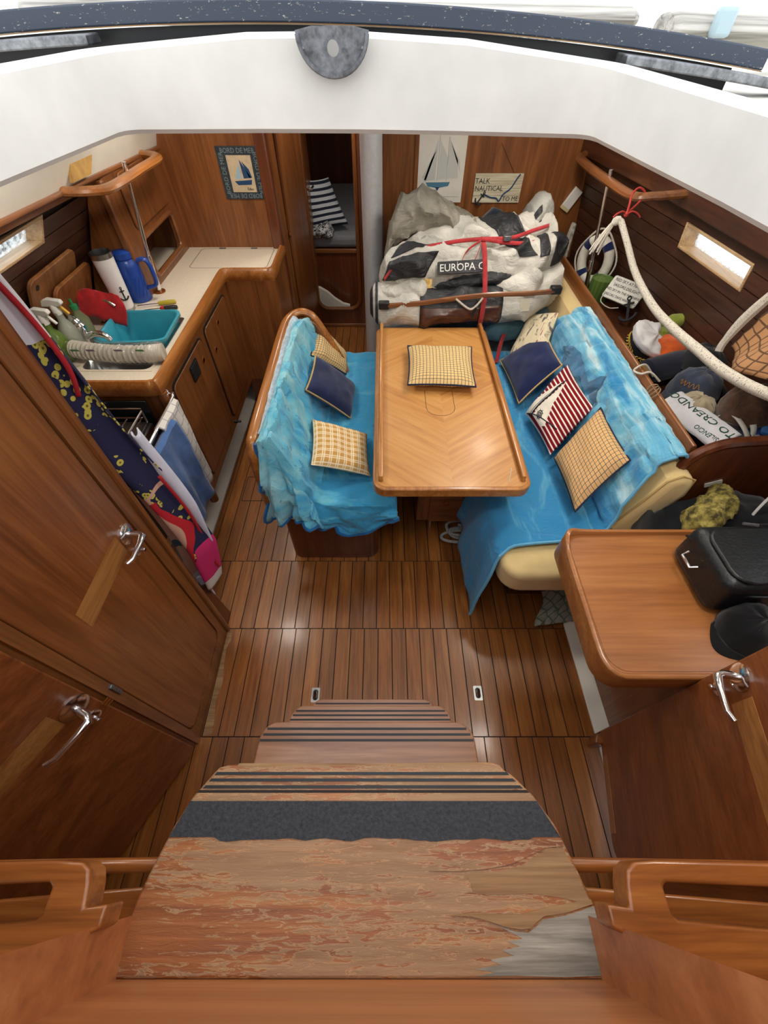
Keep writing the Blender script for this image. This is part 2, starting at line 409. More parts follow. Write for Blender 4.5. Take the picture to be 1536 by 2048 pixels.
# doorway bulkhead with rounded opening
ou = [(-.66, 0), (.0, 0), (.0, 1.78), (-.66, 1.78)]
inn = rrect(-.575, -.205, .165, 1.70, (.09, .09, .06, .06), 6)
def outer_for(inner, x0, x1, y0, y1):
    out = []
    cx = (min(p[0] for p in inner) + max(p[0] for p in inner)) / 2; cy = (min(p[1] for p in inner) + max(p[1] for p in inner)) / 2
    w = (max(p[0] for p in inner) - min(p[0] for p in inner)) / 2; h = (max(p[1] for p in inner) - min(p[1] for p in inner)) / 2
    for p in inner:
        u = (p[0] - cx) / w; v = (p[1] - cy) / h; k = max(abs(u), abs(v)) or 1
        u /= k; v /= k
        out.append((lerp(x0, x1, (u + 1) / 2), lerp(y0, y1, (v + 1) / 2)))
    return out
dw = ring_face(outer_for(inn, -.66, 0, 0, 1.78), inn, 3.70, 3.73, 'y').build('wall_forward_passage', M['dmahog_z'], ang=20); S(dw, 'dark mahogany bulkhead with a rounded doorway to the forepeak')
MB().tube([(p[0], 3.695, p[1]) for p in inn], .016, 8, True).build('doorway_moulding', M['mahog_z'], dw)
MB().box(-.66, 0, 3.685, 3.70, 0, .03).build('skirting', M['mahog_x'], dw, bevel=.004)
# open forepeak door leaf, folded back into the cabin beyond
d3 = T('door_1', 'narrow forepeak door standing open against its frame', 'door', (-.58, 3.74, .2)); S(d3)
del d3['category']
MB().prism(rrect(3.745, 4.1, .2, 1.66, .07), -.60, -.58, 'x').build('door_panel', M['mahog_z'], d3)
hd = MB().lathe([(.022, 0), (.022, .006)], (-.578, 3.79, 1.0), 14, Matrix.Rotation(PI / 2, 4, 'Y')).build('escutcheon', M['chrome'], d3)
MB().tube([(-.578, 3.79, 1.0), (-.54, 3.79, 1.0), (-.535, 3.86, 1.0)], .008).build('lever', M['chrome'], hd)
# forepeak shell
fp = MB(); fp.box(-1.2, 1.0, 5.6, 5.63, 0, 1.8).box(-1.22, -1.2, 3.73, 5.63, 0, 1.8).box(1.0, 1.02, 3.73, 5.63, 0, 1.8)
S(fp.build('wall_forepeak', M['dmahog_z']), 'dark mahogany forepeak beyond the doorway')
S(MB().box(-1.2, 1, 3.73, 5.6, -.02, 0.0).build('floor_forepeak', M['cream_liner']), 'pale sole of the forepeak')

S(MB().prism([(-.60, .12), (-.31, .12), (-.31, .14), (-.37, .155), (-.44, .20), (-.50, .255), (-.56, .29), (-.60, .30)], 3.80, 3.84, 'y').build('trim_9', M['cream_liner']), 'pale curved liner at the foot of the forepeak doorway')
# hull sides: strakes of dark planking
HS = [(.0, 1.54), (.8, 1.53), (1.5, 1.50), (2.2, 1.44), (2.7, 1.37), (3.25, 1.285)]
HP = [(.0, -1.63), (.8, -1.63), (1.5, -1.63), (2.2, -1.62), (2.95, -1.58), (3.25, -1.56)]
def hx(tab, sgn, y, z): return interp(tab, y) - sgn * (z - .8) * (.55 if tab is HP else .13)
def hull(name, tab, sgn, ylo, yhi, win, label):
    n = 14
    mb = MB(); ys = [lerp(ylo, yhi, i / n) for i in range(n + 1)]
    def sheet(y0, y1, z0, z1, off, th):
        k = max(1, int((y1 - y0) / .18)); b = MB(); vs = []
        yy = [lerp(y0, y1, i / k) for i in range(k + 1)]
        for y in yy:
            for z, d in ((z0, off), (z1, off), (z1, off + th), (z0, off + th)): vs.append((hx(tab, sgn, y, z) + sgn * d, y, z))
        fs = [(i * 4 + j, i * 4 + (j + 1) % 4, i * 4 + 4 + (j + 1) % 4, i * 4 + 4 + j) for i in range(k) for j in range(4)] + [(0, 1, 2, 3), (4 * k + 3, 4 * k + 2, 4 * k + 1, 4 * k)]
        return b.add(vs, fs)
    # backing with the window hole
    wy0, wy1, wz0, wz1 = win
    bk = MB()
    for (a, b, c, d) in ((ylo, wy0 - .01, 0.70, 1.46), (wy1 + .01, yhi, .70, 1.46), (wy0 - .01, wy1 + .01, .70, wz0 - .01), (wy0 - .01, wy1 + .01, wz1 + .01, 1.46)):
        e = sheet(a, b, c, d, .012, .03); bk.add(e.v, e.f)
    w = bk.build(name, M['caulk']); S(w, label)
    z = .74
    while z < 1.36:
        zt = z + .062
        segs = [(ylo, yhi)]
        if zt > wz0 - .015 and z < wz1 + .015: segs = [(ylo, wy0 - .01), (wy1 + .01, yhi)]
        for a, b in segs:
            sheet(a, b, z, zt - .004, 0, .014).build('plank', M['hullplank'], w, ang=20)
        if len(segs) == 2:
            if wz0 - .013 - z > .01: sheet(wy0 - .009, wy1 + .009, z, min(zt - .004, wz0 - .013), 0, .014).build('plank', M['hullplank'], w, ang=20)
            if zt - wz1 - .017 > .01: sheet(wy0 - .009, wy1 + .009, max(z, wz1 + .013), zt - .004, 0, .014).build('plank', M['hullplank'], w, ang=20)
        z = zt
    return w
WS = (1.74, 2.19, 1.165, 1.245); WP = (1.48, 1.86, 1.293, 1.366)
wst = hull('wall_starboard', HS, 1, .75, 3.22, WS, 'dark planked hull side above the starboard shelf')
wpo = hull('wall_port', HP, -1, .80, 2.97, WP, 'dark planked hull side behind the galley')
def outwall(tab, sgn, y0, y1, name, label):
    q = MB()
    q.prism([(sgn * 1.62, y0), (sgn * 1.66, y0), (sgn * 1.66, y1), (sgn * 1.62, y1)], -.1, .9, 'z')
    return S(q.build(name, M['caulk']), label)
def glass():
    t = NT('salt_stained_acrylic'); n = t.noise(t.coord('Object'), 60, 5, .7)
    tr = t.n('ShaderNodeBsdfTransparent'); tr.inputs[0].default_value = (.95, .97, .98, 1)
    df = t.n('ShaderNodeBsdfTranslucent'); df.inputs[0].default_value = (.85, .88, .88, 1)
    mx = t.n('ShaderNodeMixShader'); t.l(t.ramp(n, (.42, (.1, .1, .1, 1)), (.62, (.8, .8, .8, 1))), mx.inputs[0]); t.l(tr.outputs[0], mx.inputs[1]); t.l(df.outputs[0], mx.inputs[2])
    t.l(mx.outputs[0], t.n('ShaderNodeOutputMaterial').inputs[0]); t.t.nodes.remove(t.t.nodes['Material Output']); t.t.nodes.remove(t.b)
    return t.m
M['acrylic'] = glass()
M['pale_frame'] = wood('pale_window_frame', (186, 150, 106), (208, 174, 130), (224, 194, 152), 'y', rough=.5)
def port(name, tab, sgn, win, label):
    y0, y1, z0, z1 = win; o = T(name, label, 'window', (hx(tab, sgn, (y0 + y1) / 2, z0), (y0 + y1) / 2, z0)); del o['category']; S(o)
    def pt(y, z, d): return (hx(tab, sgn, y, z) + sgn * d, y, z)
    def bar(ya, yb, za, zb, nm):
        vs = [pt(y, z, d) for d in (-.004, .085) for z in (za, zb) for y in (ya, yb)]
        MB().add(vs, [(0, 2, 3, 1), (4, 5, 7, 6), (0, 1, 5, 4), (2, 6, 7, 3), (0, 4, 6, 2), (1, 3, 7, 5)]).build(nm, M['pale_frame'], o, bevel=.003)
    bar(y0 - .012, y0, z0 - .012, z1 + .012, 'frame_side'); bar(y1, y1 + .012, z0 - .012, z1 + .012, 'frame_side')
    bar(y0, y1, z0 - .012, z0, 'frame_sill'); bar(y0, y1, z1, z1 + .012, 'frame_head')
    vs = [pt(y, z, d) for d in (.062, .066) for z in (z0, z1) for y in (y0, y1)]
    MB().add(vs, [(0, 2, 3, 1), (4, 5, 7, 6), (0, 1, 5, 4), (2, 6, 7, 3), (0, 4, 6, 2), (1, 3, 7, 5)]).build('pane', M['acrylic'], o)
    portal(name + '_portal', pt((y0 + y1) / 2, (z0 + z1) / 2, .12), (0, sgn * PI / 2, 0), z1 - z0, y1 - y0)
port('window_1', HP, -1, WP, 'bright portlight in the port hull beside the galley')
port('window_2', HS, 1, WS, 'bright portlight in the starboard hull above the hats')

# trim strips under the deck edge and side headliner
def strip(name, tab, sgn, y0, y1, z0, z1, d0, d1, m, label):
    q = MB(); vs = []; k = 12
    for i in range(k + 1):
        y = lerp(y0, y1, i / k); X = hx(tab, sgn, y, 1.4)
        for z, d in ((z0, d0), (z1, d0), (z1, d1), (z0, d1)): vs.append((X - sgn * d, y, z))
    fs = [(i * 4 + j, i * 4 + (j + 1) % 4, i * 4 + 4 + (j + 1) % 4, i * 4 + 4 + j) for i in range(k) for j in range(4)] + [(0, 1, 2, 3), (4 * k + 3, 4 * k + 2, 4 * k + 1, 4 * k)]
    return S(q.add(vs, fs).build(name, m, bevel=.006), label)
HP2 = [(0, -1.30), (1.5, -1.30), (2.2, -1.30), (2.95, -1.26)]
strip('trim_3', HS, 1, .75, 3.2, 1.312, 1.43, -.01, .05, M['dmahog_y'], 'dark varnished rail along the top of the starboard hull side')
def sheer(y): return -.04 * (y - 1.6)
q = MB(); vs = []
for i in range(13):
    y = lerp(.8, 2.96, i / 12)
    for x, z in ((-1.31, 1.405), (-1.31, 1.446), (-1.235, 1.446), (-1.232, 1.434), (-1.25, 1.42), (-1.262, 1.405)): vs.append((x + .02 * max(0, y - 2.2), y, z + sheer(y)))
S(q.add(vs, [(i * 6 + k, i * 6 + (k + 1) % 6, i * 6 + 6 + (k + 1) % 6, i * 6 + 6 + k) for i in range(12) for k in range(6)] + [tuple(range(6)), tuple(range(77, 71, -1))]).build('trim_4', M['mahog_y'], bevel=.003), 'varnished rail along the top of the port hull side')
def headliner(name, tab, sgn, y0, y1, label, d=0.0):
    q = MB(); vs = []; k = 10
    for i in range(k + 1):
        y = lerp(y0, y1, i / k); X = hx(tab, sgn, y, 1.4)
        if tab is HP2: X = -1.25 + .02 * max(0, y - 2.2)
        for dx, z in ((d, 1.42 + (sheer(y) + .02 if tab is HP2 else 0)), (-.06, 1.55), (-.16, 1.70), (-.30, 1.775), (-.30, 1.79), (.1, 1.79), (.1, 1.44)): vs.append((X + sgn * dx, y, z))
    n = 7
    fs = [(i * n + j, i * n + (j + 1) % n, i * n + n + (j + 1) % n, i * n + n + j) for i in range(k) for j in range(n)] + [tuple(range(n)), tuple(range(k * n + n - 1, k * n - 1, -1))]
    return S(q.add(vs, fs).build(name, M['cream_liner'], ang=50), label)
headliner('wall_port_upper', HP2, -1, .8, 2.97, 'cream padded headliner above the port rail')
headliner('wall_starboard_upper', HS, 1, .75, 3.22, 'cream padded headliner above the starboard rail')
q = MB()
# ceiling with companionway and two added deck-hatch openings
def slab(x0, x1, y0, y1): q.box(x0, x1, y0, y1, 1.772, 1.80)
slab(-1.62, -.47, -.5, 3.75); slab(.43, 1.62, -.5, 3.75); slab(-.47, .43, .93, 1.45); slab(-.47, -.18, 1.45, 2.05); slab(.42, .43, 1.45, 2.05)
slab(-.47, .43, 2.05, 2.52); slab(-.47, -.12, 2.52, 2.92); slab(.36, .43, 2.52, 2.92); slab(-.47, .43, 2.92, 3.75); slab(-1.22, 1.02, 3.75, 5.65)
S(q.build('ceiling', M['cream_liner'], smooth=False), 'cream cabin headliner')

sh_ = MB().box(-1.7, 1.7, -.7, 5.7, -.14, -.10).box(-1.74, -1.70, -.7, 5.7, -.14, 1.25).box(1.68, 1.72, -.7, 5.7, -.14, 1.0).box(-1.7, 1.7, -.72, -.68, -.14, 1.8).box(-1.7, 1.7, 5.68, 5.72, -.14, 1.8)  # closed shell added out of view to stop sky light leaking in
S(sh_.build('wall_hull_shell', M['caulk'], smooth=False), 'unseen outer hull shell added behind the joinery to keep light out')
# unseen lamps added in the headliner to brighten the cabin
def emit(name, c, st):
    t = NT(name); t.b.inputs['Emission Color'].default_value = lin(c); t.b.inputs['Emission Strength'].default_value = st; return t.out(lin(c), .5)
M['lamp'] = emit('added_lamp_diffuser', (255, 246, 232), 50.0)
for lx, ly, lb in ((-.80, .62, 'by the port locker door'), (.78, .62, 'above the nav table'), (-.85, 1.5, 'above the stove'), (-.80, 2.4, 'above the galley worktop'), (.85, 1.4, 'above the starboard settee'), (.80, 2.5, 'above the bundled dinghy'), (-.3, 3.35, 'in the passage'), (.6, 2.0, 'beside the saloon deck hatch')):
    o = T('added_ceiling_lamp', 'added unseen round ceiling lamp ' + lb, 'lamp', (lx, ly, 1.772))
    MB().lathe([(.115, 1.772), (.115, 1.760), (.10, 1.754)], (lx, ly, 0), 24).build('rim', M['white_grp'], o)
    MB().lathe([(.098, 1.756), (.09, 1.748), (.05, 1.744), (.005, 1.743)], (lx, ly, 0), 24).build('diffuser', M['lamp'], o)
for k, (x0, x1, y0, y1) in enumerate(((-.18, .42, 1.45, 2.05), (-.12, .36, 2.52, 2.92))):  # unseen deck hatches, added to let sky light into the saloon
    o = T('window_%d' % (3 + k), 'added unseen acrylic deck hatch in the cabin roof over the %s' % ('saloon table', 'forward settee')[k], 'window', ((x0 + x1) / 2, (y0 + y1) / 2, 1.8)); del o['category']; S(o)
    ring_face(rrect(x0 - .03, x1 + .03, y0 - .03, y1 + .03, .04), rrect(x0, x1, y0, y1, .03), 1.80, 1.83, 'z').build('hatch_frame', M['steel'], o)
    MB().box(x0 - .01, x1 + .01, y0 - .01, y1 + .01, 1.831, 1.841).build('pane', M['acrylic'], o)
# moulded companionway coaming around the opening
cp = [(-.52, -.45), (-.452, .55), (-.419, .875), (-.413, .888), (-.402, .8955), (-.39, .8975), (-.2, .905), (-.04, .908), (.12, .905), (.307, .8975), (.319, .8955), (.330, .888), (.336, .875), (.372, .55), (.44, -.45)]
def ctop(x): return 1.8665 - .0324 * x - .1624 * x * x if -.5 < x < .42 else 1.8665 - .0324 * x - .06 * abs(x)
def cbot(x): return 1.757 - .008 * x - .012 * (x + .04) ** 2
vs = []; N = len(cp)
for i, (x, y) in enumerate(cp):
    a = Vector(cp[max(i - 1, 0)]); b = Vector(cp[min(i + 1, N - 1)]); t = (b - a).normalized(); nrm = Vector((-t.y, t.x))
    for d, z in ((0, cbot(x) + .006), (0, ctop(x) - .006), (.006, ctop(x)), (.016, ctop(x)), (.016, 1.79), (.05, 1.775), (.006, cbot(x))):
        vs.append((x + nrm.x * d, y + nrm.y * d, z))
fs = [(i * 7 + j, i * 7 + (j + 1) % 7, i * 7 + 7 + (j + 1) % 7, i * 7 + 7 + j) for i in range(N - 1) for j in range(7)] + [tuple(range(7)), tuple(range((N - 1) * 7 + 6, (N - 1) * 7 - 1, -1))]
S(MB().add(vs, fs).build('trim_5', M['white_grp'], ang=40), 'white moulded fibreglass coaming around the companionway opening')
# ================================================================= COMPANIONWAY EXTERIOR
def bt(x): return 1.895 - .0308 * x - .078 * x * x
hb = T('sliding_hatch', 'worn slate-blue edge of the sliding hatch pushed forward above the opening', 'hatch', (0, .95, 1.87))
def arch(x0, x1, y0, y1, dz0, dz1, n=24, zf=bt):
    mb = MB(); vs = []
    for i in range(n + 1):
        x = lerp(x0, x1, i / n)
        for y, z in ((y0, dz0), (y0, dz1), (y1, dz1), (y1, dz0)): vs.append((x, y, zf(x) + z))
    fs = [(i * 4 + j, i * 4 + (j + 1) % 4, i * 4 + 4 + (j + 1) % 4, i * 4 + 4 + j) for i in range(n) for j in range(4)] + [(0, 1, 2, 3), (4 * n + 3, 4 * n + 2, 4 * n + 1, 4 * n)]
    return mb.add(vs, fs)
arch(-.66, .60, .955, .985, -.0235, -.001).build('hatch_beam', M['wornpaint'], hb, bevel=.002)
arch(-.66, .60, .956, .975, -.0249, -.0236).build('raw_edge', M['bare_wood'], hb)
arch(-.6, .55, .985, 1.2, -.018, -.006).build('hatch_lid', M['white_grp'], hb)
arch(-.62, .56, .972, .99, -.095, -.0265).build('gap_shade_board', M['black'], hb)  # black board stands in for the shade between beam and coaming
arch(-.44, .36, .93, .972, -.10, -.085).build('gap_shade_floor', M['black'], hb)  # black floor carries the painted shade to the bottom of the gap
lt = T('latch_plate', 'grey metal half-round hasp plate with an oval hole, hanging below the hatch beam', 'latch', (-.073, .886, 1.87))
out = [(-.125, 1.8735), (-.021, 1.872)] ; arc = []
for i in range(19):
    a = math.radians(-2 - 176 * i / 18); arc.append((-.073 + .052 * math.cos(a), 1.868 + .046 * math.sin(a)))
hole = [(-.073 + .0085 * math.cos(2 * PI * i / 20 + .0), 1.8525 + .0085 * math.sin(2 * PI * i / 20)) for i in range(20)]
oo = []
for h in hole:
    d = Vector((h[0] + .073, h[1] - 1.8525)).normalized(); best = None
    for s in range(1, 140):
        pnt = (-.073 + d.x * s * .0005, 1.8525 + d.y * s * .0005)
        if ((pnt[0] + .073) / .052) ** 2 + ((pnt[1] - 1.868) / .046) ** 2 > 1 and pnt[1] < 1.868 or pnt[1] > 1.8735 or abs(pnt[0] + .073) > .052: break
        best = pnt
    oo.append(best)
M['galv'] = plain('dull_galvanised_metal', (128, 130, 134), .42, .8, .3, 90)
ring_face(oo, hole, .884, .888, 'y').build('plate', M['galv'], lt, ang=20)
MB().tube([(p[0] * .94 - .073 * .06, .883, (p[1] - 1.868) * .93 + 1.868) for p in arc], .0035, 6).build('rolled_rim', M['galv'], lt)
for sx in (-.043, .043):
    MB().lathe([(.0028, 0), (.0028, .002), (.001, .003)], (-.073 + sx, .884, 1.852), 8, Matrix.Rotation(PI / 2, 4, 'X')).build('rivet', M['galv'], lt)
for sg, x0, x1, lb in ((-1, -.75, -.43, 'grey slide rail left of the hatch'), (1, .36, .72, 'grey slide rail right of the hatch')):
    tag(arch(x0, x1, .905, .953, -.04, -.0285).build('hatch_slide', M['galv'], bevel=.002), lb, 'rail')
# deck things beyond the hatch
def log(name, x0, x1, y, z, ry, rz, label, tilt=0):
    p = [(x0 + .002, y, z), (x0 + .006, y, z), (x0 + .02, y, z), (x1 - .02, y, z + tilt), (x1 - .004, y, z + tilt)]
    mb = MB(); mb.tube(p, [rz * .7, rz * .93, rz, rz, rz * .6], 14, sq=(ry / rz, 1)); return tag(mb.build(name, M['greyteak']), label, 'handrail')
log('deck_handrail', -.7, .50, 1.28, 1.882, .05, .018, 'sun-bleached grey teak handrail just above the hatch beam', -.012)
log('deck_handrail', .53, 1.3, 1.22, 1.86, .05, .022, 'sun-bleached grey teak handrail at the far top right corner', -.02)
bq = MB().box(.60, .635, 1.155, 1.175, 1.85, 1.888)
tag(bq.build('plastic_cleat', plain('pale_blue_plastic', (170, 192, 200), .3), bevel=.006), 'pale blue plastic cleat standing by the grey handrail', 'cleat')
S(MB().box(-1.7, 1.7, 1.0, 6.0, 1.802, 1.83).box(-1.7, -.72, -.5, 1.0, 1.802, 1.83).box(.68, 1.7, -.5, 1.0, 1.802, 1.83).build('roof', M['white_grp'], smooth=False), 'white coachroof outside') if False else None

# ================================================================= LADDER
ld = T('companionway_ladder', 'worn varnished companionway ladder with four treads', 'ladder', (-.04, .3, 0))
def tread_pts(w_f, w_b, yf, yb, r, cx=-.042):
    # front edge straight with rounded corners, sides flaring aft
    pts = []
    for i in range(7):
        a = math.radians(90 - 90 * i / 6 * .85)
        pts.append((cx + w_f / 2 - r + r * math.cos(a) * 1.0, yf - r + r * math.sin(a)))
    pts.append((cx + w_b / 2, yb)); pts.append((cx - w_b / 2, yb))
    for i in range(7):
        a = math.radians(90 + 90 * (6 - i) / 6 * .85)
        pts.append((cx - w_f / 2 + r + r * math.cos(a), yf - r + r * math.sin(a)))
    return pts
# top tread: curved sides bulging aft
tp = [(.211, .098), (.205, .106), (.19, .110), (-.275, .106), (-.291, .102), (-.298, .094), (-.325, .06), (-.345, .02), (-.362, -.03), (-.374, -.07), (-.381, -.11), (-.384, -.15), (.312, -.15), (.316, -.11), (.314, -.07), (.300, -.03), (.282, .02), (.255, .06), (.225, .09)]
t1 = MB().prism(tp, 1.018, 1.05, 'z').build('tread', M['weather'], ld, bevel=.004); t1['label'] = 'top tread with flaking varnish and black grit tape'
def clip_band(y0, y1, z, h, nm, m, jag=0.0, th=.0012, sx=0):
    """band across the top tread, following its flaring sides"""
    def xl(y): return interp([(-.15, -.382), (-.11, -.379), (-.07, -.372), (-.03, -.36), (.02, -.343), (.06, -.323), (.094, -.297), (.11, -.285)], y)
    def xr(y): return interp([(-.15, .310), (-.11, .314), (-.07, .312), (-.03, .298), (.02, .280), (.06, .253), (.09, .223), (.11, .205)], y)
    n = 60; vs = []
    for i in range(n + 1):
        u = i / n
        j0 = (fbm(u * 14, y0 * 9, 1.3, 4) * jag if jag else 0)
        ya = y0 + (j0 if .12 < u < .93 else jag * .8); yb = y1
        for y in (ya, yb):
            x = lerp(xl(y) + sx, xr(y) - sx, u); vs += [(x, y, z), (x, y, z + th)]
    fs = [(i * 4 + a, i * 4 + b, i * 4 + 4 + b, i * 4 + 4 + a) for i in range(n) for a, b in ((0, 1), (1, 3), (3, 2), (2, 0))] + [(0, 1, 3, 2), (4 * n, 4 * n + 2, 4 * n + 3, 4 * n + 1)]
    o = MB().add(vs, fs).build(nm, m, t1, ang=30); return o
clip_band(.002, .053, 1.05, 0, 'grit_tape', M['grit'], .004)
for yy in (.073, .083, .0925): clip_band(yy - .0022, yy + .0022, 1.05, 0, 'rubber_inlay', M['rubber'], 0, .0012, .004)
clip_band(.0645, .0685, 1.0495, 0, 'dark_groove', M['caulk'], 0, .0008)
clip_band(.056, .108, 1.0496, 0, 'pale_worn_band', M['bare_wood'], .003, .0003, .03)
# torn veneer and bare patches at the right of the top tread
def patch(pts, z, th, nm, m): return MB().prism(pts, z, z + th, 'z').build(nm, m, t1)
patch([(.13, -.041), (.18, -.036), (.215, -.03), (.235, -.02), (.262, -.010), (.285, -.008), (.30, -.04), (.311, -.075), (.27, -.067), (.22, -.062), (.16, -.064), (.135, -.06)], 1.0497, .0008, 'bare_patch', M['bare_wood'])
patch([(.16, -.094), (.19, -.103), (.21, -.104), (.222, -.098), (.236, -.09), (.27, -.086), (.314, -.076), (.3155, -.11), (.3135, -.146), (.25, -.1475), (.18, -.146), (.13, -.147), (.155, -.143), (.128, -.140), (.165, -.136), (.15, -.131), (.185, -.127), (.168, -.122), (.196, -.118), (.178, -.113), (.2, -.11)], 1.0497, .0008, 'grey_patch', M['grey_wood'])
jag1 = [(.10, -.086), (.13, -.087), (.155, -.092), (.178, -.098), (.2, -.1005), (.215, -.099), (.222, -.094), (.236, -.0865), (.27, -.083), (.312, -.0735)]
patch(jag1 + [(.311, -.0745 + .006), (.25, -.076), (.2, -.085), (.13, -.083)], 1.0505, .0022, 'lifted_veneer', M['bare_wood'])
patch([(.07, -.036), (.11, -.0365), (.16, -.034), (.2, -.028), (.235, -.016), (.26, -.008), (.288, -.006), (.283, .004), (.25, .002), (.2, -.012), (.13, -.028)], 1.0505, .0016, 'lifted_veneer', M['weather'])
for zt, yf, wf, wb, yb, ns in ((.775, .232, .525, .545, .05, 3), (.51, .333, .50, .53, .15, 3), (.26, .415, .46, .50, .24, 2)):
    t = MB().prism(tread_pts(wf, wb, yf, yb, .045), zt - .03, zt, 'z').build('tread', M['step_wood'], ld, bevel=.004)
    for i in range(ns):
        y = yf - .016 - i * .0125; inset = .018 - i * .008 if i < 2 else .004
        MB().box(-.042 - wf / 2 + inset, -.042 + wf / 2 - inset, y - .0024, y + .0024, zt - .001, zt + .0012).build('rubber_inlay', M['rubber'], t)
for sx in (-.275, .175):
    q = MB(); q.prism([(-.10, 1.0), (.04, 1.0), (.36, 0), (.24, 0)], sx, sx + .022, 'x').build('stringer', M['dmahog_z'], ld)

# engine bulkhead behind the ladder with grab rails
eb = MB().box(-.42, .345, -.19, -.150, 0, 1.50).build('wall_aft', M['panel_orange']); S(eb, 'orange varnished bulkhead below the companionway sill')
for sg, xi, nm, lb in ((-1, -.372, 'wall_aft_port', 'orange varnished bulkhead wing left of the ladder'), (1, .302, 'wall_aft_starboard', 'orange varnished bulkhead wing right of the ladder')):
    S(MB().prism([(xi, -.086), (xi + sg * .34, -.236), (xi + sg * 1.1, -.57), (xi + sg * 1.1, -.62), (xi, -.22)], 0, 1.50, 'z').build(nm, M['panel_orange']), lb)
def carve(o, cutter):
    """cut a slot out of a mesh object for good and drop the cutter"""
    md = o.modifiers.new('slot', 'BOOLEAN'); md.operation = 'DIFFERENCE'; md.object = cutter; md.solver = 'EXACT'
    bpy.context.view_layer.update()
    me = bpy.data.meshes.new_from_object(o.evaluated_get(bpy.context.evaluated_depsgraph_get()))
    o.modifiers.clear(); o.data = me; bpy.data.objects.remove(cutter)
    for p in me.polygons: p.use_smooth = True
    me.set_sharp_from_angle(angle=math.radians(38))
    q = o.modifiers.new('bevel', 'BEVEL'); q.width = .009; q.segments = 4; q.limit_method = 'ANGLE'; q.angle_limit = math.radians(40)
def grab(sg, x_in, label):
    g = T('grab_rail', label, 'handrail', (sg * .5 - .03, -.09, 1.12))
    xo = sg * 1.0 - .03; x = x_in
    def fl_(pts): return pts if sg > 0 else pts[::-1]
    def yw(xx): return -.085 - (abs(xx - (x_in - sg * .023)) / .34) * .15
    xw = x - sg * .035
    out = [(x + sg * .016, -.0225), (x + sg * .05, -.0205), (xo, -.032), (xo, yw(xo) + .004), (xw, yw(xw) + .004), (xw, -.064), (x - sg * .006, -.068), (x - sg * .002, -.045), (x + sg * .004, -.03)]
    b = MB().prism(fl_(out), 1.115, 1.162, 'z').build('handle_board', M['teak_x'], g)
    sl = [(x + sg * .046, -.048), (x + sg * .052, -.043), (xo * .8, -.057), (xo * .8, -.110), (x + sg * .052, -.079), (x + sg * .046, -.074)]
    carve(b, MB().prism(fl_(sl), 1.0, 1.3, 'z').build('slot_cutter', M['caulk']))
    def pr(pts, z0, z1, nm, bev): return MB().prism(fl_(pts), z0, z1, 'z').build(nm, M['teak_x'], g, bevel=bev, seg=3)
    pr([(x - sg * .05, -.020), (xo, -.03), (xo, -.05), (x - sg * .05, -.040)], .99, 1.012, 'lower_rail', .009)
    pr([(x - sg * .05, -.055), (xo, -.10), (xo, yw(xo) + .01), (x - sg * .05, -.08)], .985, 1.005, 'lower_ledge', .004)
    # worn strip where the board meets the bulkhead
    if sg > 0: MB().prism([(.40, yw(.40) + .0075), (.44, yw(.44) + .013), (.50, yw(.50) + .011), (.62, yw(.62) + .014), (.62, yw(.62) + .005), (.40, yw(.40) + .0055)], 1.1612, 1.1632, 'z').build('worn_varnish', plain('peeled_varnish', (206, 186, 136), .8, 0, .15, 60), g)
    return g
grab(-1, -.395, 'varnished teak grab rail left of the top tread')
grab(1, .325, 'varnished teak grab rail right of the top tread')

# ================================================================= PORT DOORS AND THEIR WALL
wl = MB(); 
inn = rrect(.338, .742, .075, 1.64, .055, 6)
W1 = ring_face(outer_for(inn, .308, .80, .0, 1.78), inn, -.752, -.775, 'x').build('wall_port_locker', M['mahog_z'], ang=20); S(W1, 'mahogany locker wall with a tall door on the left')
MB().tube([(-.75, .795, 0), (-.75, .795, 1.78)], .012, 8).build('corner_bead', M['mahog_z'], W1)
MB().box(-1.62, -.752, .79, .81, 0, 1.78).build('end_panel', M['mahog_z'], W1)
MB().box(-1.2, -.77, .345, .36, 0, 1.7).build('inner_panel', M['caulk'], W1)
MB().prism([(.80, 0), (.885, 0), (.86, .33), (.80, .36)], -.79, -.755, 'x').build('foot_block', M['dmahog_z'], W1, bevel=.006)
def lever_handle(parent, base, nrm, along, up, s=1.0):
    """rosette, turned stalk, lever, and small latch knob below"""
    b = Vector(base); n = Vector(nrm).normalized(); a = Vector(along).normalized(); u = Vector(up).normalized()
    Mt = frame(b, a, u) if a.cross(u).dot(n) > 0 else frame(b, -a, u)
    h = MB(); h.lathe([(.029 * s, 0), (.029 * s, .004), (.023 * s, .009), (.011 * s, .012)], (0, 0, 0), 22, Mt).build('rosette', M['chrome'], parent)
    p = [b + n * .006, b + n * .036 * s, b + n * .046 * s + a * .006 * s, b + n * .048 * s + a * .03 * s, b + n * .046 * s + a * .075 * s - u * .002, b + n * .038 * s + a * .092 * s]
    MB().tube(p, [.0085 * s, .0085 * s, .0085 * s, .007 * s, .006 * s, .006 * s], 10).build('lever', M['chrome'], parent)
    k = b + u * -.072 * s + a * .002
    Mk = Mt.copy(); Mk.translation = k
    MB().lathe([(.0165 * s, 0), (.0165 * s, .003), (.012 * s, .006), (.006 * s, .007), (.006 * s, .02), (.0045 * s, .022)], (0, 0, 0), 18, Mk).build('latch_knob', M['chrome'], parent)
d1 = T('door_2', 'tall mahogany locker door with rounded corners and a chrome lever, on the left', 'door', (-.76, .54, .08)); del d1['category']; S(d1)
pn = MB().prism(rrect(.342, .738, .08, 1.62, .05, 6), -.770, -.756, 'x').build('door_panel', M['door'], d1, bevel=.003)
MB().box(-.757, -.7552, .433, .668, .878, .952).build('inlay_strip', M['inlay'], d1)
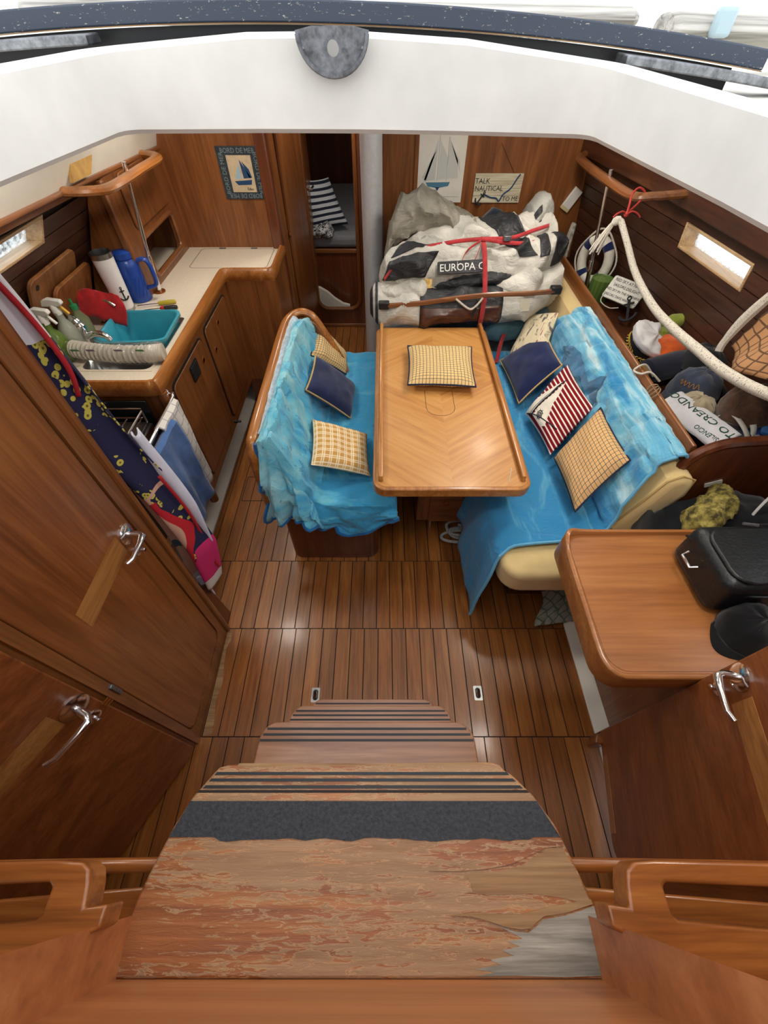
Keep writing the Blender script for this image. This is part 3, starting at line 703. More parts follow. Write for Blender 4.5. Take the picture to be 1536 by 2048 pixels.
MB().box(-.757, -.7550, .40, .46, .1, .14).build('inlay_strip', M['inlay'], d1) if False else None
lever_handle(d1, (-.756, .703, .916), (1, 0, 0), (0, -1, 0), (0, 0, 1), 1.12)
MB().box(-.756, -.746, .325, .338, .66, .72).build('hinge', M['galv'], d1, bevel=.002)
# angled aft-cabin door, port
A0 = Vector((-.752, .305, 0)); A1 = Vector((-1.05, -.28, 0)); ad = (A1 - A0).normalized(); an = Vector((-ad.y, ad.x, 0))
if an.x < 0: an = -an
def ang_box(s0, s1, z0, z1, d0, d1_, r=0):
    Mt = Matrix((ad, an, Vector((0, 0, 1)))).transposed().to_4x4(); Mt.translation = A0
    if r: return MB().prism(rrect(s0, s1, z0, z1, r, 6), d0, d1_, 'y', Mt)
    return MB().box(s0, s1, d0, d1_, z0, z1, Mt)
w2 = ang_box(0, .66, 0, 1.78, -.03, -.012).build('wall_port_aft', M['mahog_z']); S(w2, 'angled mahogany wall at the lower left')
d2 = T('door_3', 'mahogany cabin door with a chrome lever at the lower left corner', 'door', tuple(A0 + ad * .3)); del d2['category']; S(d2)
ang_box(.012, .60, .03, 1.66, -.012, .010, .03).build('door_panel', M['doorh'], d2, bevel=.003)
ang_box(.085, .56, .785, .858, .009, .0112).build('inlay_strip', M['inlay'], d2)
lever_handle(d2, A0 + ad * .048 + an * .010 + Vector((0, 0, .804)), an, ad, (0, 0, 1), 1.25)
q = MB()
for i in range(3): q.tube([tuple(A0 + ad * (-.002 + i * .0) + an * .012 + Vector((0, 0, .70 + i * .012))), tuple(A0 + ad * .018 + an * .014 + Vector((0, 0, .705 + i * .012)))], .0025, 6)
q.build('spring_catch', M['brass'], d2)
# starboard aft-cabin door
B0 = Vector((.845, .305, 0)); B1 = Vector((.77, -.06, 0)); bd = (B1 - B0).normalized(); bn = Vector((bd.y, -bd.x, 0))
if bn.x > 0: bn = -bn
MtB = Matrix((bd, bn, Vector((0, 0, 1)))).transposed().to_4x4(); MtB.translation = B0
d4 = T('door_4', 'mahogany cabin door with a chrome lever at the lower right', 'door', tuple(B0 + bd * .18)); del d4['category']; S(d4)
MB().prism(rrect(-.035, .375, .085, 1.66, (.012, .075, .04, .012), 7), -.022, 0, 'y', MtB).build('door_panel', M['doorh'], d4, bevel=.003)
MB().box(.15, .222, -.001, .0012, .1, .16, MtB).build('inlay_strip', M['inlay'], d4) if False else None
MB().box(.055, .29, -.001, .0012, .095, .125, MtB).build('inlay_strip', M['inlay'], d4)
MB().box(.05, .345, -.001, .0012, .838, .908, MtB).build('inlay_strip', M['inlay'], d4)
lever_handle(d4, MtB @ Vector((.002, 0, .893)), bn, bd, (0, 0, 1), 1.15)
MB().prism([(.83, .33), (.875, .325), (.86, .29), (.815, .295)], .02, .10, 'z').build('door_foot', M['mahog_z'], d4, bevel=.006)
S(MB().box(.862, 1.62, .335, .343, 0, 1.78).build('wall_starboard_aft', M['dmahog_z']), 'mahogany partition between nav station and aft cabin')
S(MB().box(.80, .86, -.35, -.07, 0, 1.78).build('trim_6', M['mahog_z']), 'mahogany door post at the lower right')

# ================================================================= GALLEY
gc = T('galley_cabinet', 'L-shaped mahogany galley cabinet under the cream worktop', 'cabinet', (-1.1, 2.2, .2))
q = MB(); q.prism([(-1.55, 1.47), (-.935, 1.47), (-.935, 2.565), (-.645, 2.565), (-.645, 2.95), (-1.55, 2.95)], .20, .735, 'z').build('carcass', M['mahog_z'], gc)
q = MB(); q.box(-.96, -.935, 1.47, 2.565, .735, .861).box(-1.55, -.96, 1.47, 1.49, .735, .861).box(-1.55, -.645, 2.565, 2.95, .735, .861)
q.build('upper_face', M['mahog_z'], gc)
MB().box(-.70, -.64, 2.56, 2.95, .04, .86).build('end_panel', M['mahog_z'], gc)
MB().box(-.95, -.66, 2.568, 2.58, .04, .20).build('plinth', M['dmahog_z'], gc)
MB().tube([(-.935, 1.475, .16), (-.935, 1.475, .86)], .022, 10).build('corner_bead', M['mahog_z'], gc)
def cab_door(y0, y1, z0, z1, rings):
    d = MB().prism(rrect(y0, y1, z0, z1, .03), -.936, -.926, 'x').build('cabinet_door', M['mahog_z'], gc, bevel=.003)
    ring_face(rrect(y0 - .008, y1 + .008, z0 - .008, z1 + .008, .034), rrect(y0, y1, z0, z1, .03), -.936, -.930, 'x').build('dark_joint', M['caulk'], gc)  # dark ring round the cabinet door
    for (y, z) in rings:
        MB().tube([(-.9255, y + .014 * math.cos(a * PI / 7), z + .014 * math.sin(a * PI / 7)) for a in range(14)], .003, 6, True).build('ring_pull', M['brass'], d)
        MB().lathe([(.011, 0), (.011, .001)], (-.927, y, z), 12, Matrix.Rotation(PI / 2, 4, 'Y')).build('finger_hole', M['dmahog_z'], d)
    return d
da = cab_door(1.56, 1.99, .27, .82, [(1.93, .73)])
Mv = frame((-.925, 1.80, .755), (0, 1, 0), (0, 0, 1))
MB().prism(rrect(-.05, .05, -.042, .042, .012), 0, .004, 'z', Mv).build('vent_grille', M['black'], da)
for i in range(5): MB().box(-.04, .04, -.03 + i * .014, -.024 + i * .014, .004, .007, Mv).build('louvre', M['rubber'], da)
cab_door(2.06, 2.47, .27, .82, [(2.26, .76), (2.12, .68)])
MB().lathe([(.012, 0), (.012, .018), (.007, .02), (.007, .04)], (-.925, 2.03, .255), 6, Matrix.Rotation(PI / 2, 4, 'Y')).build('black_knob', M['black'], gc)
# worktop with two sink cut-outs
wt = T('galley_worktop', 'cream laminate galley worktop with a teak edge', 'worktop', (-1.1, 2.2, .86))
q = MB(); zt0, zt1 = .862, .90
def wb(x0, x1, y0, y1): q.box(x0, x1, y0, y1, zt0, zt1)
SA = (-1.30, -1.0, 1.575, 1.70); SB = (-1.31, -1.0, 1.745, 2.02)
wb(-1.555, -1.31, 1.47, 2.95); wb(-1.31, -1.0, 1.47, 1.575); wb(-1.31, -1.30, 1.575, 1.70); wb(-1.31, -1.0, 1.70, 1.745); wb(-1.31, -1.0, 2.02, 2.95); wb(-1.0, -.95, 1.47, 2.95); wb(-.95, -.665, 2.585, 2.95)
q.build('laminate_top', M['counter'], wt, smooth=False)
edge = crv([(-1.22, 1.462, .885), (-1.0, 1.462, .885), (-.955, 1.468, .885), (-.938, 1.50, .885), (-.938, 1.8, .885), (-.938, 2.3, .885), (-.938, 2.53, .885), (-.925, 2.565, .885), (-.88, 2.575, .885), (-.70, 2.575, .885), (-.662, 2.582, .885), (-.648, 2.62, .885), (-.648, 2.75, .885), (-.648, 2.95, .885)], 5)
MB().tube(edge, .032, 10, sq=(.62, 1.2)).build('edge_fiddle', M['teak_rail'], wt)
ring_face(rrect(-1.15, -.69, 2.63, 2.93, .03), rrect(-1.147, -.693, 2.633, 2.927, .028), .8995, .9004, 'z').build('icebox_lid_seam', M['rubber'], wt)
for xx in (-1.02, -.82): MB().box(xx - .02, xx + .02, 2.922, 2.936, .899, .903).build('lid_hinge', M['galv'], wt)
MB().box(-1.56, -1.32, 1.47, 1.485, .9, .93).build('back_fiddle', M['mahog_x'], wt)
snk = T('galley_sink', 'stainless double sink sunk in the cream worktop', 'sink', (-1.15, 1.8, .75))
for (x0, x1, y0, y1) in (SA, SB):
    a = rrect(x0, x1, y0, y1, .035, 5); b = [(lerp((x0 + x1) / 2, p[0], .9), lerp((y0 + y1) / 2, p[1], .9)) for p in a]
    n = len(a); vs = [(p[0], p[1], .9) for p in a] + [(p[0], p[1], .76) for p in b]
    MB().add(vs, [(i, (i + 1) % n, n + (i + 1) % n, n + i) for i in range(n)] + [tuple(range(n, 2 * n))]).build('basin', M['steel'], snk, solid=.002)
    ring_face(outer_for(a, x0 - .012, x1 + .012, y0 - .012, y1 + .012), a, .899, .902, 'z').build('basin_rim', M['steel'] if x0 < -1.305 else M['counter'], snk, ang=20)
# upper locker against the hull
lk = T('galley_locker', 'mahogany galley wall locker with an upper door and an open cubby', 'cabinet', (-1.35, 2.55, .9))
LX = -1.235
cub = rrect(2.40, 2.84, .945, 1.125, .035, 5)
ring_face(outer_for(cub, 2.25, 2.95, .90, 1.15), cub, LX, LX - .02, 'x').build('front_lower', M['mahog_z'], lk, ang=20)
MB().box(LX - .02, LX, 2.25, 2.95, 1.15, 1.40).build('front_upper', M['mahog_z'], lk)
MB().prism([(-1.52, .9), (LX, .9), (LX, 1.40), (-1.29, 1.40)], 2.235, 2.25, 'y').build('side_panel', M['mahog_z'], lk)
MB().box(LX - .024, LX + .012, 2.225, 2.258, .9, 1.40).build('corner_post', M['mahog_z'], lk, bevel=.008)
MB().prism([(-1.49, .9), (-1.46, .9), (-1.27, 1.40), (-1.30, 1.40)], 2.25, 2.95, 'y').build('back_panel', M['dmahog_z'], lk)
MB().box(-1.38, LX - .02, 2.25, 2.95, 1.13, 1.15).build('shelf', M['mahog_y'], lk)
MB().prism(rrect(2.38, 2.86, 1.165, 1.39, .035), LX, LX + .012, 'x').build('locker_door', M['mahog_z'], lk, bevel=.004)
MB().tube([(LX + .003, p[0], p[1]) for p in cub], .012, 8, True).build('cubby_moulding', M['mahog_y'], lk)
tag(MB().prism([(2.45, .90), (2.62, .90), (2.56, 1.03)], -1.37, -1.36, 'x').build('paper_sheet', plain('cream_paper', (206, 196, 170), .8)), 'folded cream paper inside the open galley cubby', 'paper')
# handrails with chrome stanchions
def handrail(pts, label, m):
    o = T('hand_rail', label, 'handrail', pts[1])
    MB().tube(crv(pts, 6), .021, 10, sq=(1.25, .8)).build('grip', m, o)
    return o
handrail([(-1.25, 1.97, 1.424), (-1.16, 2.0, 1.418), (-1.115, 2.09, 1.41), (-1.115, 2.4, 1.403), (-1.12, 2.64, 1.40), (-1.24, 2.74, 1.395)], 'bent teak handrail below the deck above the galley', M['teak_rail'])
handrail([(1.36, 2.20, 1.365), (1.20, 2.23, 1.345), (1.13, 2.30, 1.33), (1.125, 2.6, 1.318), (1.125, 2.95, 1.312), (1.14, 3.10, 1.315), (1.24, 3.16, 1.33)], 'bent teak handrail below the deck on the right, with a red cord tied on', M['mahog_y'])
pp = T('chrome_pole', 'chrome support pole rising from the galley worktop', 'pole', (-1.21, 2.32, .9))
MB().tube([(-1.21, 2.32, .90), (-1.205, 2.318, .98), (-1.195, 2.315, 1.08)], .0135, 12).build('lower_tube', M['chrome'], pp)
MB().tube([(-1.197, 2.315, 1.06), (-1.127, 2.30, 1.45)], .0095, 12).build('upper_tube', M['chrome'], pp)
MB().lathe([(.03, 0), (.03, .006), (.014, .008)], (-1.21, 2.32, .9), 20).build('deck_collar', M['brass'], pp)
pp = T('chrome_pole', 'chrome support pole rising from the starboard shelf in front of the lifebuoy', 'pole', (1.215, 2.6, .79))
MB().tube([(1.215, 2.6, .79), (1.19, 2.6, .95)], .012, 12).build('lower_tube', M['chrome'], pp)
MB().tube([(1.192, 2.6, .94), (1.125, 2.6, 1.36)], .009, 12).build('upper_tube', M['chrome'], pp)
# stove
st = T('gimballed_stove', 'stainless gimballed stove with pan rails beside the galley sink', 'stove', (-1.2, 1.2, .3))
MB().box(-1.45, -.99, .95, 1.40, .30, .76).build('oven_body', M['steel'], st, bevel=.006)
MB().box(-1.44, -1.0, .96, 1.39, .76, .772).build('hob_top', M['steel'], st, bevel=.004)
for xx in (-1.32, -1.12):
    for yy in (1.06, 1.28): MB().lathe([(.045, 0), (.045, .008), (.03, .012), (.03, .016)], (xx, yy, .772), 16).build('burner', M['black'], st)
for i in range(6): MB().tube([(-1.42 + i * .07, .98, .80), (-1.42 + i * .07, 1.37, .80)], .003, 6).build('pan_support', M['chrome'], st)
MB().tube([(-1.43, .97, .80), (-1.01, .97, .80), (-1.01, 1.38, .80), (-1.43, 1.38, .80)], .0035, 6, True).build('pan_frame', M['chrome'], st)
MB().tube([(-1.0, .97, .775), (-1.0, .97, .83), (-1.0, 1.385, .83), (-1.0, 1.385, .775)], .005, 8).build('fiddle_rail', M['chrome'], st)
MB().tube([(-1.43, 1.42, .80), (-1.43, 1.42, .845), (-1.2, 1.42, .845), (-1.18, 1.42, .815), (-1.02, 1.42, .815)], .004, 8).build('pot_clamp', M['chrome'], st)
MB().box(-.992, -.985, .98, 1.37, .36, .70).build('oven_door', M['black'], st, bevel=.003)
for i in range(4): MB().lathe([(.016, 0), (.016, .015)], (-.99, 1.03 + i * .09, .735), 12, Matrix.Rotation(PI / 2, 4, 'Y')).build('control_knob', M['black'], st)
MB().box(-1.44, -1.0, 1.437, 1.447, .66, .84).build('splash_lid', plain('smoked_steel', (66, 68, 70), .25, .8), st, bevel=.003)
S(MB().box(-1.5, -1.05, .82, 1.47, .05, .29).build('trim_7', M['dmahog_y']), 'dark mahogany base below the stove')
tr = T('towel_rail', 'chrome towel rail in front of the stove', 'rail', (-.92, 1.3, .82))
MB().tube([(-.93, 1.50, .835), (-.905, 1.50, .835), (-.90, 1.48, .83), (-.90, 1.0, .82), (-.93, .98, .82)], .008, 10).build('bar', M['chrome'], tr)
MB().lathe([(.02, 0), (.02, .004), (.012, .012)], (-.932, 1.50, .835), 14, Matrix.Rotation(PI / 2, 4, 'Y')).build('bracket', M['chrome'], tr)
def hung_towel(name, label, y0, y1, zt, zb, x, m, amp, seed, grp=None, th=.006, skew=0):
    def fn(u, v):
        y = lerp(y0, y1, u) + skew * v; w = 1 - .15 * v
        y = lerp((y0 + y1) / 2 + skew * v, y, w)
        if v < .06: dx = -.03 * (1 - v / .06)
        else: dx = .004 + .02 * v
        z = zt - (v if v > .06 else .06 - (.06 - v) * -.0) * (zt - zb) + (.012 if v > .04 else 0)
        k = min(1, v * 3)
        dx += amp * k * (math.sin(u * 9 + seed) * .6 + fbm(u * 3, v * 2, seed) * .8)
        z += .02 * k * fbm(u * 2, seed, v)
        return (x + dx, y, z)
    return tag(MB().grid(fn, 24, 24, (abs(y1 - y0), zt - zb)).build(name, m, solid=th), label, 'towel', grp)
def check_towel():
    t = NT('white_grey_check_towel'); x, y, _ = t.sep(t.coord('UV')); l = t.math('MAXIMUM', stripes(t, x, 20, .12), stripes(t, y, 20, .12))
    return t.out(t.mix(t.math('MULTIPLY', l, .6), lin((216, 212, 206)), lin((130, 136, 150))), .95)
hung_towel('dish_towel', 'white checked dish towel hanging on the galley towel rail', 1.28, 1.47, .845, .40, -.885, check_towel(), .012, 2.2)
hung_towel('hand_towel', 'blue terry hand towel hanging on the galley towel rail', 1.10, 1.36, .825, .36, -.868, cloth('blue_terry', (78, 112, 168), .12, 20, 500), .016, 5.1)

# ================================================================= MAST
ms = T('mast_post', 'silver-painted mast post between passage and saloon', 'mast', (-.07, 3.03, 0))
MB().lathe([(.066, 0), (.066, 1.8)], (-.07, 3.03, 0), 28, Matrix.Scale(1.25, 4, (0, 1, 0))).build('tube', M['alu'], ms)
MB().lathe([(.085, 0), (.085, .03), (.07, .035)], (-.07, 3.03, 0), 28, Matrix.Scale(1.2, 4, (0, 1, 0))).build('mast_step', M['alu'], ms)

# ================================================================= TABLE
tb = T('saloon_table', 'rectangular saloon table with chevron veneer and raised edge fiddles', 'table', (.27, 1.7, 0))
TX0, TX1, TY0, TY1 = -.045, .592, 1.085, 2.365
MB().prism(rrect(TX0 + .014, TX1 - .014, TY0 + .016, TY1 - .016, .045), .6795, .6812, 'z').build('veneer_top', M['chevron'], tb)
MB().prism(rrect(TX0, TX1, TY0, TY1, .055, 7), .635, .68, 'z').build('tabletop', M['table_edge'], tb, bevel=.006, seg=3)
for xx in (TX0 + .032, TX1 - .032):
    f = MB(); f.tube([(xx, TY0 + .045, .684), (xx, TY0 + .052, .70), (xx, TY0 + .08, .704), (xx, TY1 - .01, .704)], [.006, .010, .0105, .0105], 8, sq=(1, .8)).build('fiddle', M['table_edge'], tb)
    MB().box(xx - .009, xx + .009, TY0 + .045, TY1 - .01, .68, .688).build('fiddle_foot', M['table_edge'], tb)
pts = [(.20, 1.74), (.20, 1.60), (.207, 1.575), (.225, 1.556), (.255, 1.545), (.285, 1.545), (.31, 1.556), (.328, 1.575), (.335, 1.60), (.335, 1.74)]
MB().tube([(p[0], p[1], .6805) for p in pts], .0015, 5).build('lid_joint', M['caulk'], tb)
MB().box(TX0 + .005, TX1 - .005, TY0 + .3, TY0 + .302, .679, .6814).build('leaf_joint', M['caulk'], tb) if False else None
ped = MB().box(.17, .43, 1.36, 2.2, .12, .635).build('pedestal', M['mahog_z'], tb, bevel=.008)
for z0, z1 in ((.13, .375), (.385, .62)):
    d = MB().prism(rrect(.235, .40, z0, z1, .006), 1.348, 1.362, 'y').build('drawer', M['mahog_x'], tb, bevel=.002)
    MB().tube([(.3175 + .016 * math.cos(a * PI / 8), 1.346, (z0 + z1) / 2 + .03 + .016 * math.sin(a * PI / 8)) for a in range(16)], .003, 6, True).build('ring_pull', M['brass'], d)
MB().tube([(.26, 1.43, .12), (.26, 1.40, .0)], .012, 10).build('leg', M['chrome'], tb)
MB().tube([(.34, 2.1, .12), (.34, 2.12, .0)], .012, 10).build('leg', M['chrome'], tb)
# ================================================================= PORT SETTEE
ps = T('port_settee', 'short settee left of the table with a curved teak-railed backrest', 'settee', (-.25, 1.8, 0))
MB().prism(rrect(-.49, -.03, 1.20, 2.40, .06, 6), 0, .36, 'z').build('bench_base', M['dmahog_z'], ps, bevel=.004)
MB().prism(rrect(-.46, .05, 1.165, 2.43, .05, 6), .36, .455, 'z').build('seat_cushion', M['cream_uph'], ps, bevel=.03, seg=4)
MB().prism([(-.515, .30), (-.475, .30), (-.46, .78), (-.50, .82), (-.515, .80)], 1.21, 2.20, 'y').build('back_panel', M['mahog_z'], ps, bevel=.01)
MB().prism([(-.475, .45), (-.33, .45), (-.40, .70), (-.43, .77), (-.47, .77)], 1.21, 2.22, 'y').build('back_cushion', M['cream_uph'], ps, bevel=.025, seg=4)
MB().prism([(-.51, .30), (-.21, .30), (-.24, .52), (-.32, .70), (-.37, .78), (-.42, .815), (-.49, .80)], 2.20, 2.235, 'y').build('end_panel', M['mahog_z'], ps, bevel=.006)
rail = crv([(-.505, 1.17, .50), (-.505, 1.165, .72), (-.507, 1.185, .81), (-.508, 1.26, .835), (-.512, 1.6, .835), (-.516, 2.0, .833), (-.508, 2.14, .833), (-.475, 2.215, .833), (-.43, 2.235, .83), (-.385, 2.232, .805), (-.34, 2.226, .735), (-.285, 2.222, .63), (-.24, 2.22, .53), (-.225, 2.22, .45)], 6)
MB().tube(rail, .02, 10, sq=(1.15, 1)).build('teak_rail', M['teak_rail'], ps)
# throw along the rail
def fn(u, v):
    y = lerp(1.23, 2.17, u); w = .5 + .5 * math.sin(u * 5 + 1) * .3 + .2 * fbm(u * 6, 0, 3)
    x = lerp(-.500, -.455 + .012 * w, v); z = .838 + .012 * math.sin(v * PI) - .02 * v + .005 * fbm(u * 12, v * 3, 1)
    if v > .8: z -= (v - .8) * .1
    return (x, y, z)
tag(MB().grid(fn, 50, 8).build('lace_throw', M['lace'], solid=.005), 'pale blue crocheted throw tucked along the top of the port backrest', 'throw')
# turquoise blanket over port backrest, seat and aft end
sec = [(-.487, .842), (-.470, .856), (-.445, .845), (-.418, .78), (-.385, .69), (-.352, .60), (-.318, .52), (-.27, .482), (-.2, .472), (-.1, .472), (0, .472), (.058, .466)]
def secp(v):
    k = v * (len(sec) - 1); i = min(int(k), len(sec) - 2); t = k - i
    return lerp(sec[i][0], sec[i + 1][0], t), lerp(sec[i][1], sec[i + 1][1], t)
def fnp(u, v):
    x, z = secp(v)
    nz = fbm(u * 7, v * 5, 2.1)
    if u > .3:
        s = (u - .3) / .7; y = lerp(1.172, interp([(0, 2.20), (.5, 2.20), (.62, 2.42), (1, 2.44)], v), s)
        if v < .12: # forward part leaves the rail bare
            x = lerp(x, -.452, min(1, s * 5) * (1 - v / .12) * .8) + .0
        y -= .06 * s * max(0, .25 - v)
        rid = (.020 * abs(math.sin(5 * v + 13 * s + 3.2 * nz)) + .014 * abs(fbm(s * 9, v * 9, 5))) * (1.0 if v < .6 else .45) * min(1, v * 6 + .15)
        if z > .5: x += .6 * rid + .008 * nz; z += rid * .8
        else: z += abs(rid) * .9 + .004 * nz
        # forward hem pulled in a little
        if s > .8 and v < .55: z -= .05 * ((s - .8) / .2) ** 2; x += .03 * ((s - .8) / .2) ** 2
        return (x, y, z)
    s = 1 - u / .3                       # 0 at the seat end, 1 at the hem
    hem = interp([(0, .40), (.12, .44), (.2, .455), (.45, .40), (.6, .345), (.75, .315), (.9, .36), (1, .43)], v)
    hem += .018 * math.sin(v * 22) + .012 * nz
    s2 = s ** .9
    zz = lerp(z, min(hem, z - .02), s2)
    fold = (math.sin(v * 30 + 3.5 * nz) + .5 * math.sin(v * 57 + 2 * nz + s)) * .019 * min(1, s * 2) * (1.3 if v < .5 else .55)
    bulge = .022 * math.sin(min(1, s * 1.6) * PI / 2)
    xx = x
    if v < .5: xx = lerp(x, lerp(-.545, -.25, v / .5), s * .75)
    else: xx = x + .012 * s
    return (xx + fold * .5, 1.172 - bulge - .012 * s + fold - (.02 * s if v < .5 else 0), zz)
bp = T('port_blanket', 'turquoise fleece blanket draped over the port settee and its end', 'blanket', (-.25, 1.17, .5))
MB().grid(fnp, 110, 70).build('fleece', M['blanket_p'], bp, solid=.007)
MB().tube([fnp(0.0, v / 60) for v in range(61)], .009, 6).build('hem', M['blanket_hem'], bp)
MB().tube([fnp(u / 20 * .3, 0.0) for u in range(21)], .008, 6).build('side_hem', M['blanket_hem'], bp)

# ================================================================= PILLOWS
def pillow(name, label, c, t, m, pip=None, group=None, ext=None, cat='pillow', n=22, wr=.004, seed=0, par=None):
    a, b, d, e = [Vector(p) for p in c]      # corners in order
    nr = (b - a).cross(e - a).normalized()
    if nr.z < 0: nr = -nr
    W = ((b - a).length + (d - e).length) / 2; Hh = ((e - a).length + (d - b).length) / 2
    def pos(u, v): return a.lerp(b, u).lerp(e.lerp(d, u), v)
    def prof(u, v):
        x = 2 * u - 1; y = 2 * v - 1
        return max(0, (1 - x ** 4) * (1 - y ** 4)) ** .55
    def shape(u, v, s):
        # edges pull in between the corners
        x = 2 * u - 1; y = 2 * v - 1
        uu = .5 + .5 * x * (1 - .055 * (1 - y * y)); vv = .5 + .5 * y * (1 - .055 * (1 - x * x))
        p = pos(uu, vv); k = prof(u, v)
        wrn = wr * fbm(u * 4 + seed, v * 4, s * 3 + seed, 3) * k * 1.6 + wr * .8 * math.sin((u + v * .6) * 17 + seed) * k * (1 - prof(u, v) * .7)
        return p + nr * (s * t / 2 * k + wrn)
    o = T(name, label, cat, tuple(pos(.5, .5)), group)
    mb = MB(); mb.grid(lambda u, v: shape(u, v, 1), n, n, (W, Hh)); mb.grid(lambda u, v: shape(u, v, -1), n, n, (W, Hh))
    mb.build('cover', m, o, ang=80)
    if pip:
        per = [shape(i / n, 0, 1) for i in range(n)] + [shape(1, i / n, 1) for i in range(n)] + [shape(1 - i / n, 1, 1) for i in range(n)] + [shape(0, 1 - i / n, 1) for i in range(n)]
        MB().tube(per, .0042, 6, True).build('piping', M[pip], o)
    o_shape = lambda u, v, d=.0015: shape(u, v, 1) + nr * d
    return o, o_shape, nr
pillow('check_cushion', 'yellow and navy checked cushion lying on the saloon table', [(.115, 1.724, .725), (.442, 1.706, .725), (.468, 2.066, .725), (.127, 2.078, .725)], .075, M['ging1'], 'piping_n', seed=1)
pillow('check_cushion', 'yellow and navy checked cushion propped on the port backrest', [(-.384, 1.99, .722), (-.225, 2.16, .50), (-.235, 2.37, .50), (-.391, 2.331, .735)], .07, M['ging1'], 'piping_n', seed=2)
pillow('navy_cushion', 'navy cushion with yellow piping propped on the port settee', [(-.368, 1.662, .739), (-.178, 1.765, .49), (-.168, 2.088, .47), (-.354, 1.964, .737)], .085, M['navy'], 'piping_y', seed=3)
pillow('plaid_cushion', 'tan and white plaid cushion lying at the aft end of the port settee', [(-.316, 1.274, .63), (-.063, 1.321, .51), (-.084, 1.611, .515), (-.34, 1.567, .644)], .075, M['plaid'], None, seed=4)
# ================================================================= STARBOARD SETTEE
ss = T('starboard_settee', 'cream upholstered settee along the starboard side', 'settee', (.75, 1.8, 0))
MB().box(.62, 1.05, .98, 3.15, 0, .33).build('bench_base', M['dmahog_y'], ss, bevel=.01)
MB().prism(rrect(.485, 1.03, .825, 2.5, (.09, .03, .03, .03), 6), .315, .45, 'z').build('seat_cushion', M['cream_uph'], ss, bevel=.04, seg=5)
sb = [(.95, .47), (1.06, .44), (1.16, .70), (1.155, .785), (1.10, .805), (1.055, .775), (1.02, .66)]
bc = MB(); bc.prism(sb, 1.03, 2.95, 'y').build('back_cushion', M['cream_uph'], ss, bevel=.03, seg=4)
MB().tube([(p[0] * .985 + .015, 1.045, p[1] * .97 + .018) for p in sb], .004, 6, True).build('cushion_seam', plain('tan_seam', (186, 156, 100), .9), ss)
MB().prism(rrect(.02, 1.06, 2.46, 3.17, .04, 5), .30, .46, 'z').build('forward_seat_cushion', M['teal'], ss, bevel=.03, seg=3)
MB().box(.04, 1.04, 2.48, 3.15, 0, .30).build('forward_base', M['dmahog_z'], ss, bevel=.01)
# ocean blanket
sec2 = [(.405, .10), (.425, .24), (.455, .38), (.475, .44), (.52, .468), (.62, .47), (.76, .47), (.88, .472), (.925, .505), (.962, .59), (.995, .69), (1.025, .785), (1.075, .842), (1.115, .85), (1.132, .83)]
def sp2(v):
    k = v * (len(sec2) - 1); i = min(int(k), len(sec2) - 2); t = k - i
    return lerp(sec2[i][0], sec2[i + 1][0], t), lerp(sec2[i][1], sec2[i + 1][1], t)
def fns(u, v):
    # u along the boat (0 aft), v from the hanging front edge up to the shelf
    x, z = sp2(v)
    ya = interp([(0, .84), (.12, .88), (.24, .93), (.3, .955), (.5, .995), (.6, 1.02), (.8, 1.10), (1, 1.10)], v); yb = interp([(0, 2.42), (.5, 2.46), (.6, 2.5), (.8, 2.28), (1, 2.22)], v)
    y = lerp(ya, yb, u)
    n1 = fbm(u * 6, v * 6, .7)
    if v < .22:
        w = 1 - v / .22
        x += .018 * math.sin(y * 16 + n1 * 2) * w - .012 * w; z += (.10 * w) * (1 - min(1, max(0, (1.5 - y) * 1.5)))
        z -= .03 * w * max(0, 1 - u * 6)
    elif v > .58:
        r = abs(math.sin(11 * u + 9 * v + 4 * n1)) * .016 + .012 * max(0, fbm(u * 14, v * 10, 3))
        x -= r; z += .5 * r
        x -= .05 * math.exp(-((u - .42) / .03) ** 2) * 0
    else:
        z += .008 * abs(math.sin(u * 17 + v * 12 + n1 * 4)) * (.5 + n1) + .006 * n1 + .004
    return (x, y, z)
bs_ = T('ocean_blanket', 'blue ocean-print fleece blanket spread over the starboard settee', 'blanket', (.75, 1.6, .47))
MB().grid(lambda u, v: fns(u, 1 - v), 90, 80).build('fleece', M['blanket_s'], bs_, solid=.007)
MB().tube([fns(0, v / 50) for v in range(51)], .007, 6).build('hem', plain('sky_blue_hem', (104, 172, 210), .95), bs_)
# dolphin-like fin printed on the blanket
def uvb(y, z):
    v = interp([(.505, .571), (.59, .643), (.69, .714), (.785, .786), (.842, .857)], z); ya = interp([(.5, .995), (.6, 1.02), (.8, 1.10), (1, 1.10)], v); yb = interp([(.5, 2.46), (.6, 2.5), (.8, 2.28), (1, 2.22)], v)
    return (y - ya) / (yb - ya), v
def bl_patch(pts, nm, m, ns=8):
    mb = MB(); U = [Vector(uvb(*p)) for p in pts]; c = sum(U, Vector((0, 0))) / len(U)
    for i in range(len(U)):
        a, b = U[i], U[(i + 1) % len(U)]
        for r in range(ns):
            for s_ in range(ns):
                qd = []
                for w, t in ((r / ns, s_ / ns), ((r + 1) / ns, s_ / ns), ((r + 1) / ns, (s_ + 1) / ns), (r / ns, (s_ + 1) / ns)):
                    k = c.lerp(a.lerp(b, t), w); p = Vector(fns(k.x, k.y)); qd.append(p + Vector((-.009, 0, .005)))
                mb.add(qd, [(0, 1, 2, 3)])
    return mb.build(nm, m, bs_, ang=80)
bl_patch([(2.10, .70), (2.02, .745), (1.93, .76), (1.83, .745), (1.72, .725), (1.69, .71), (1.72, .69), (1.80, .69), (1.92, .66), (2.02, .65)], 'printed_body', cloth('print_steel_blue', (70, 128, 172), .2, 12))
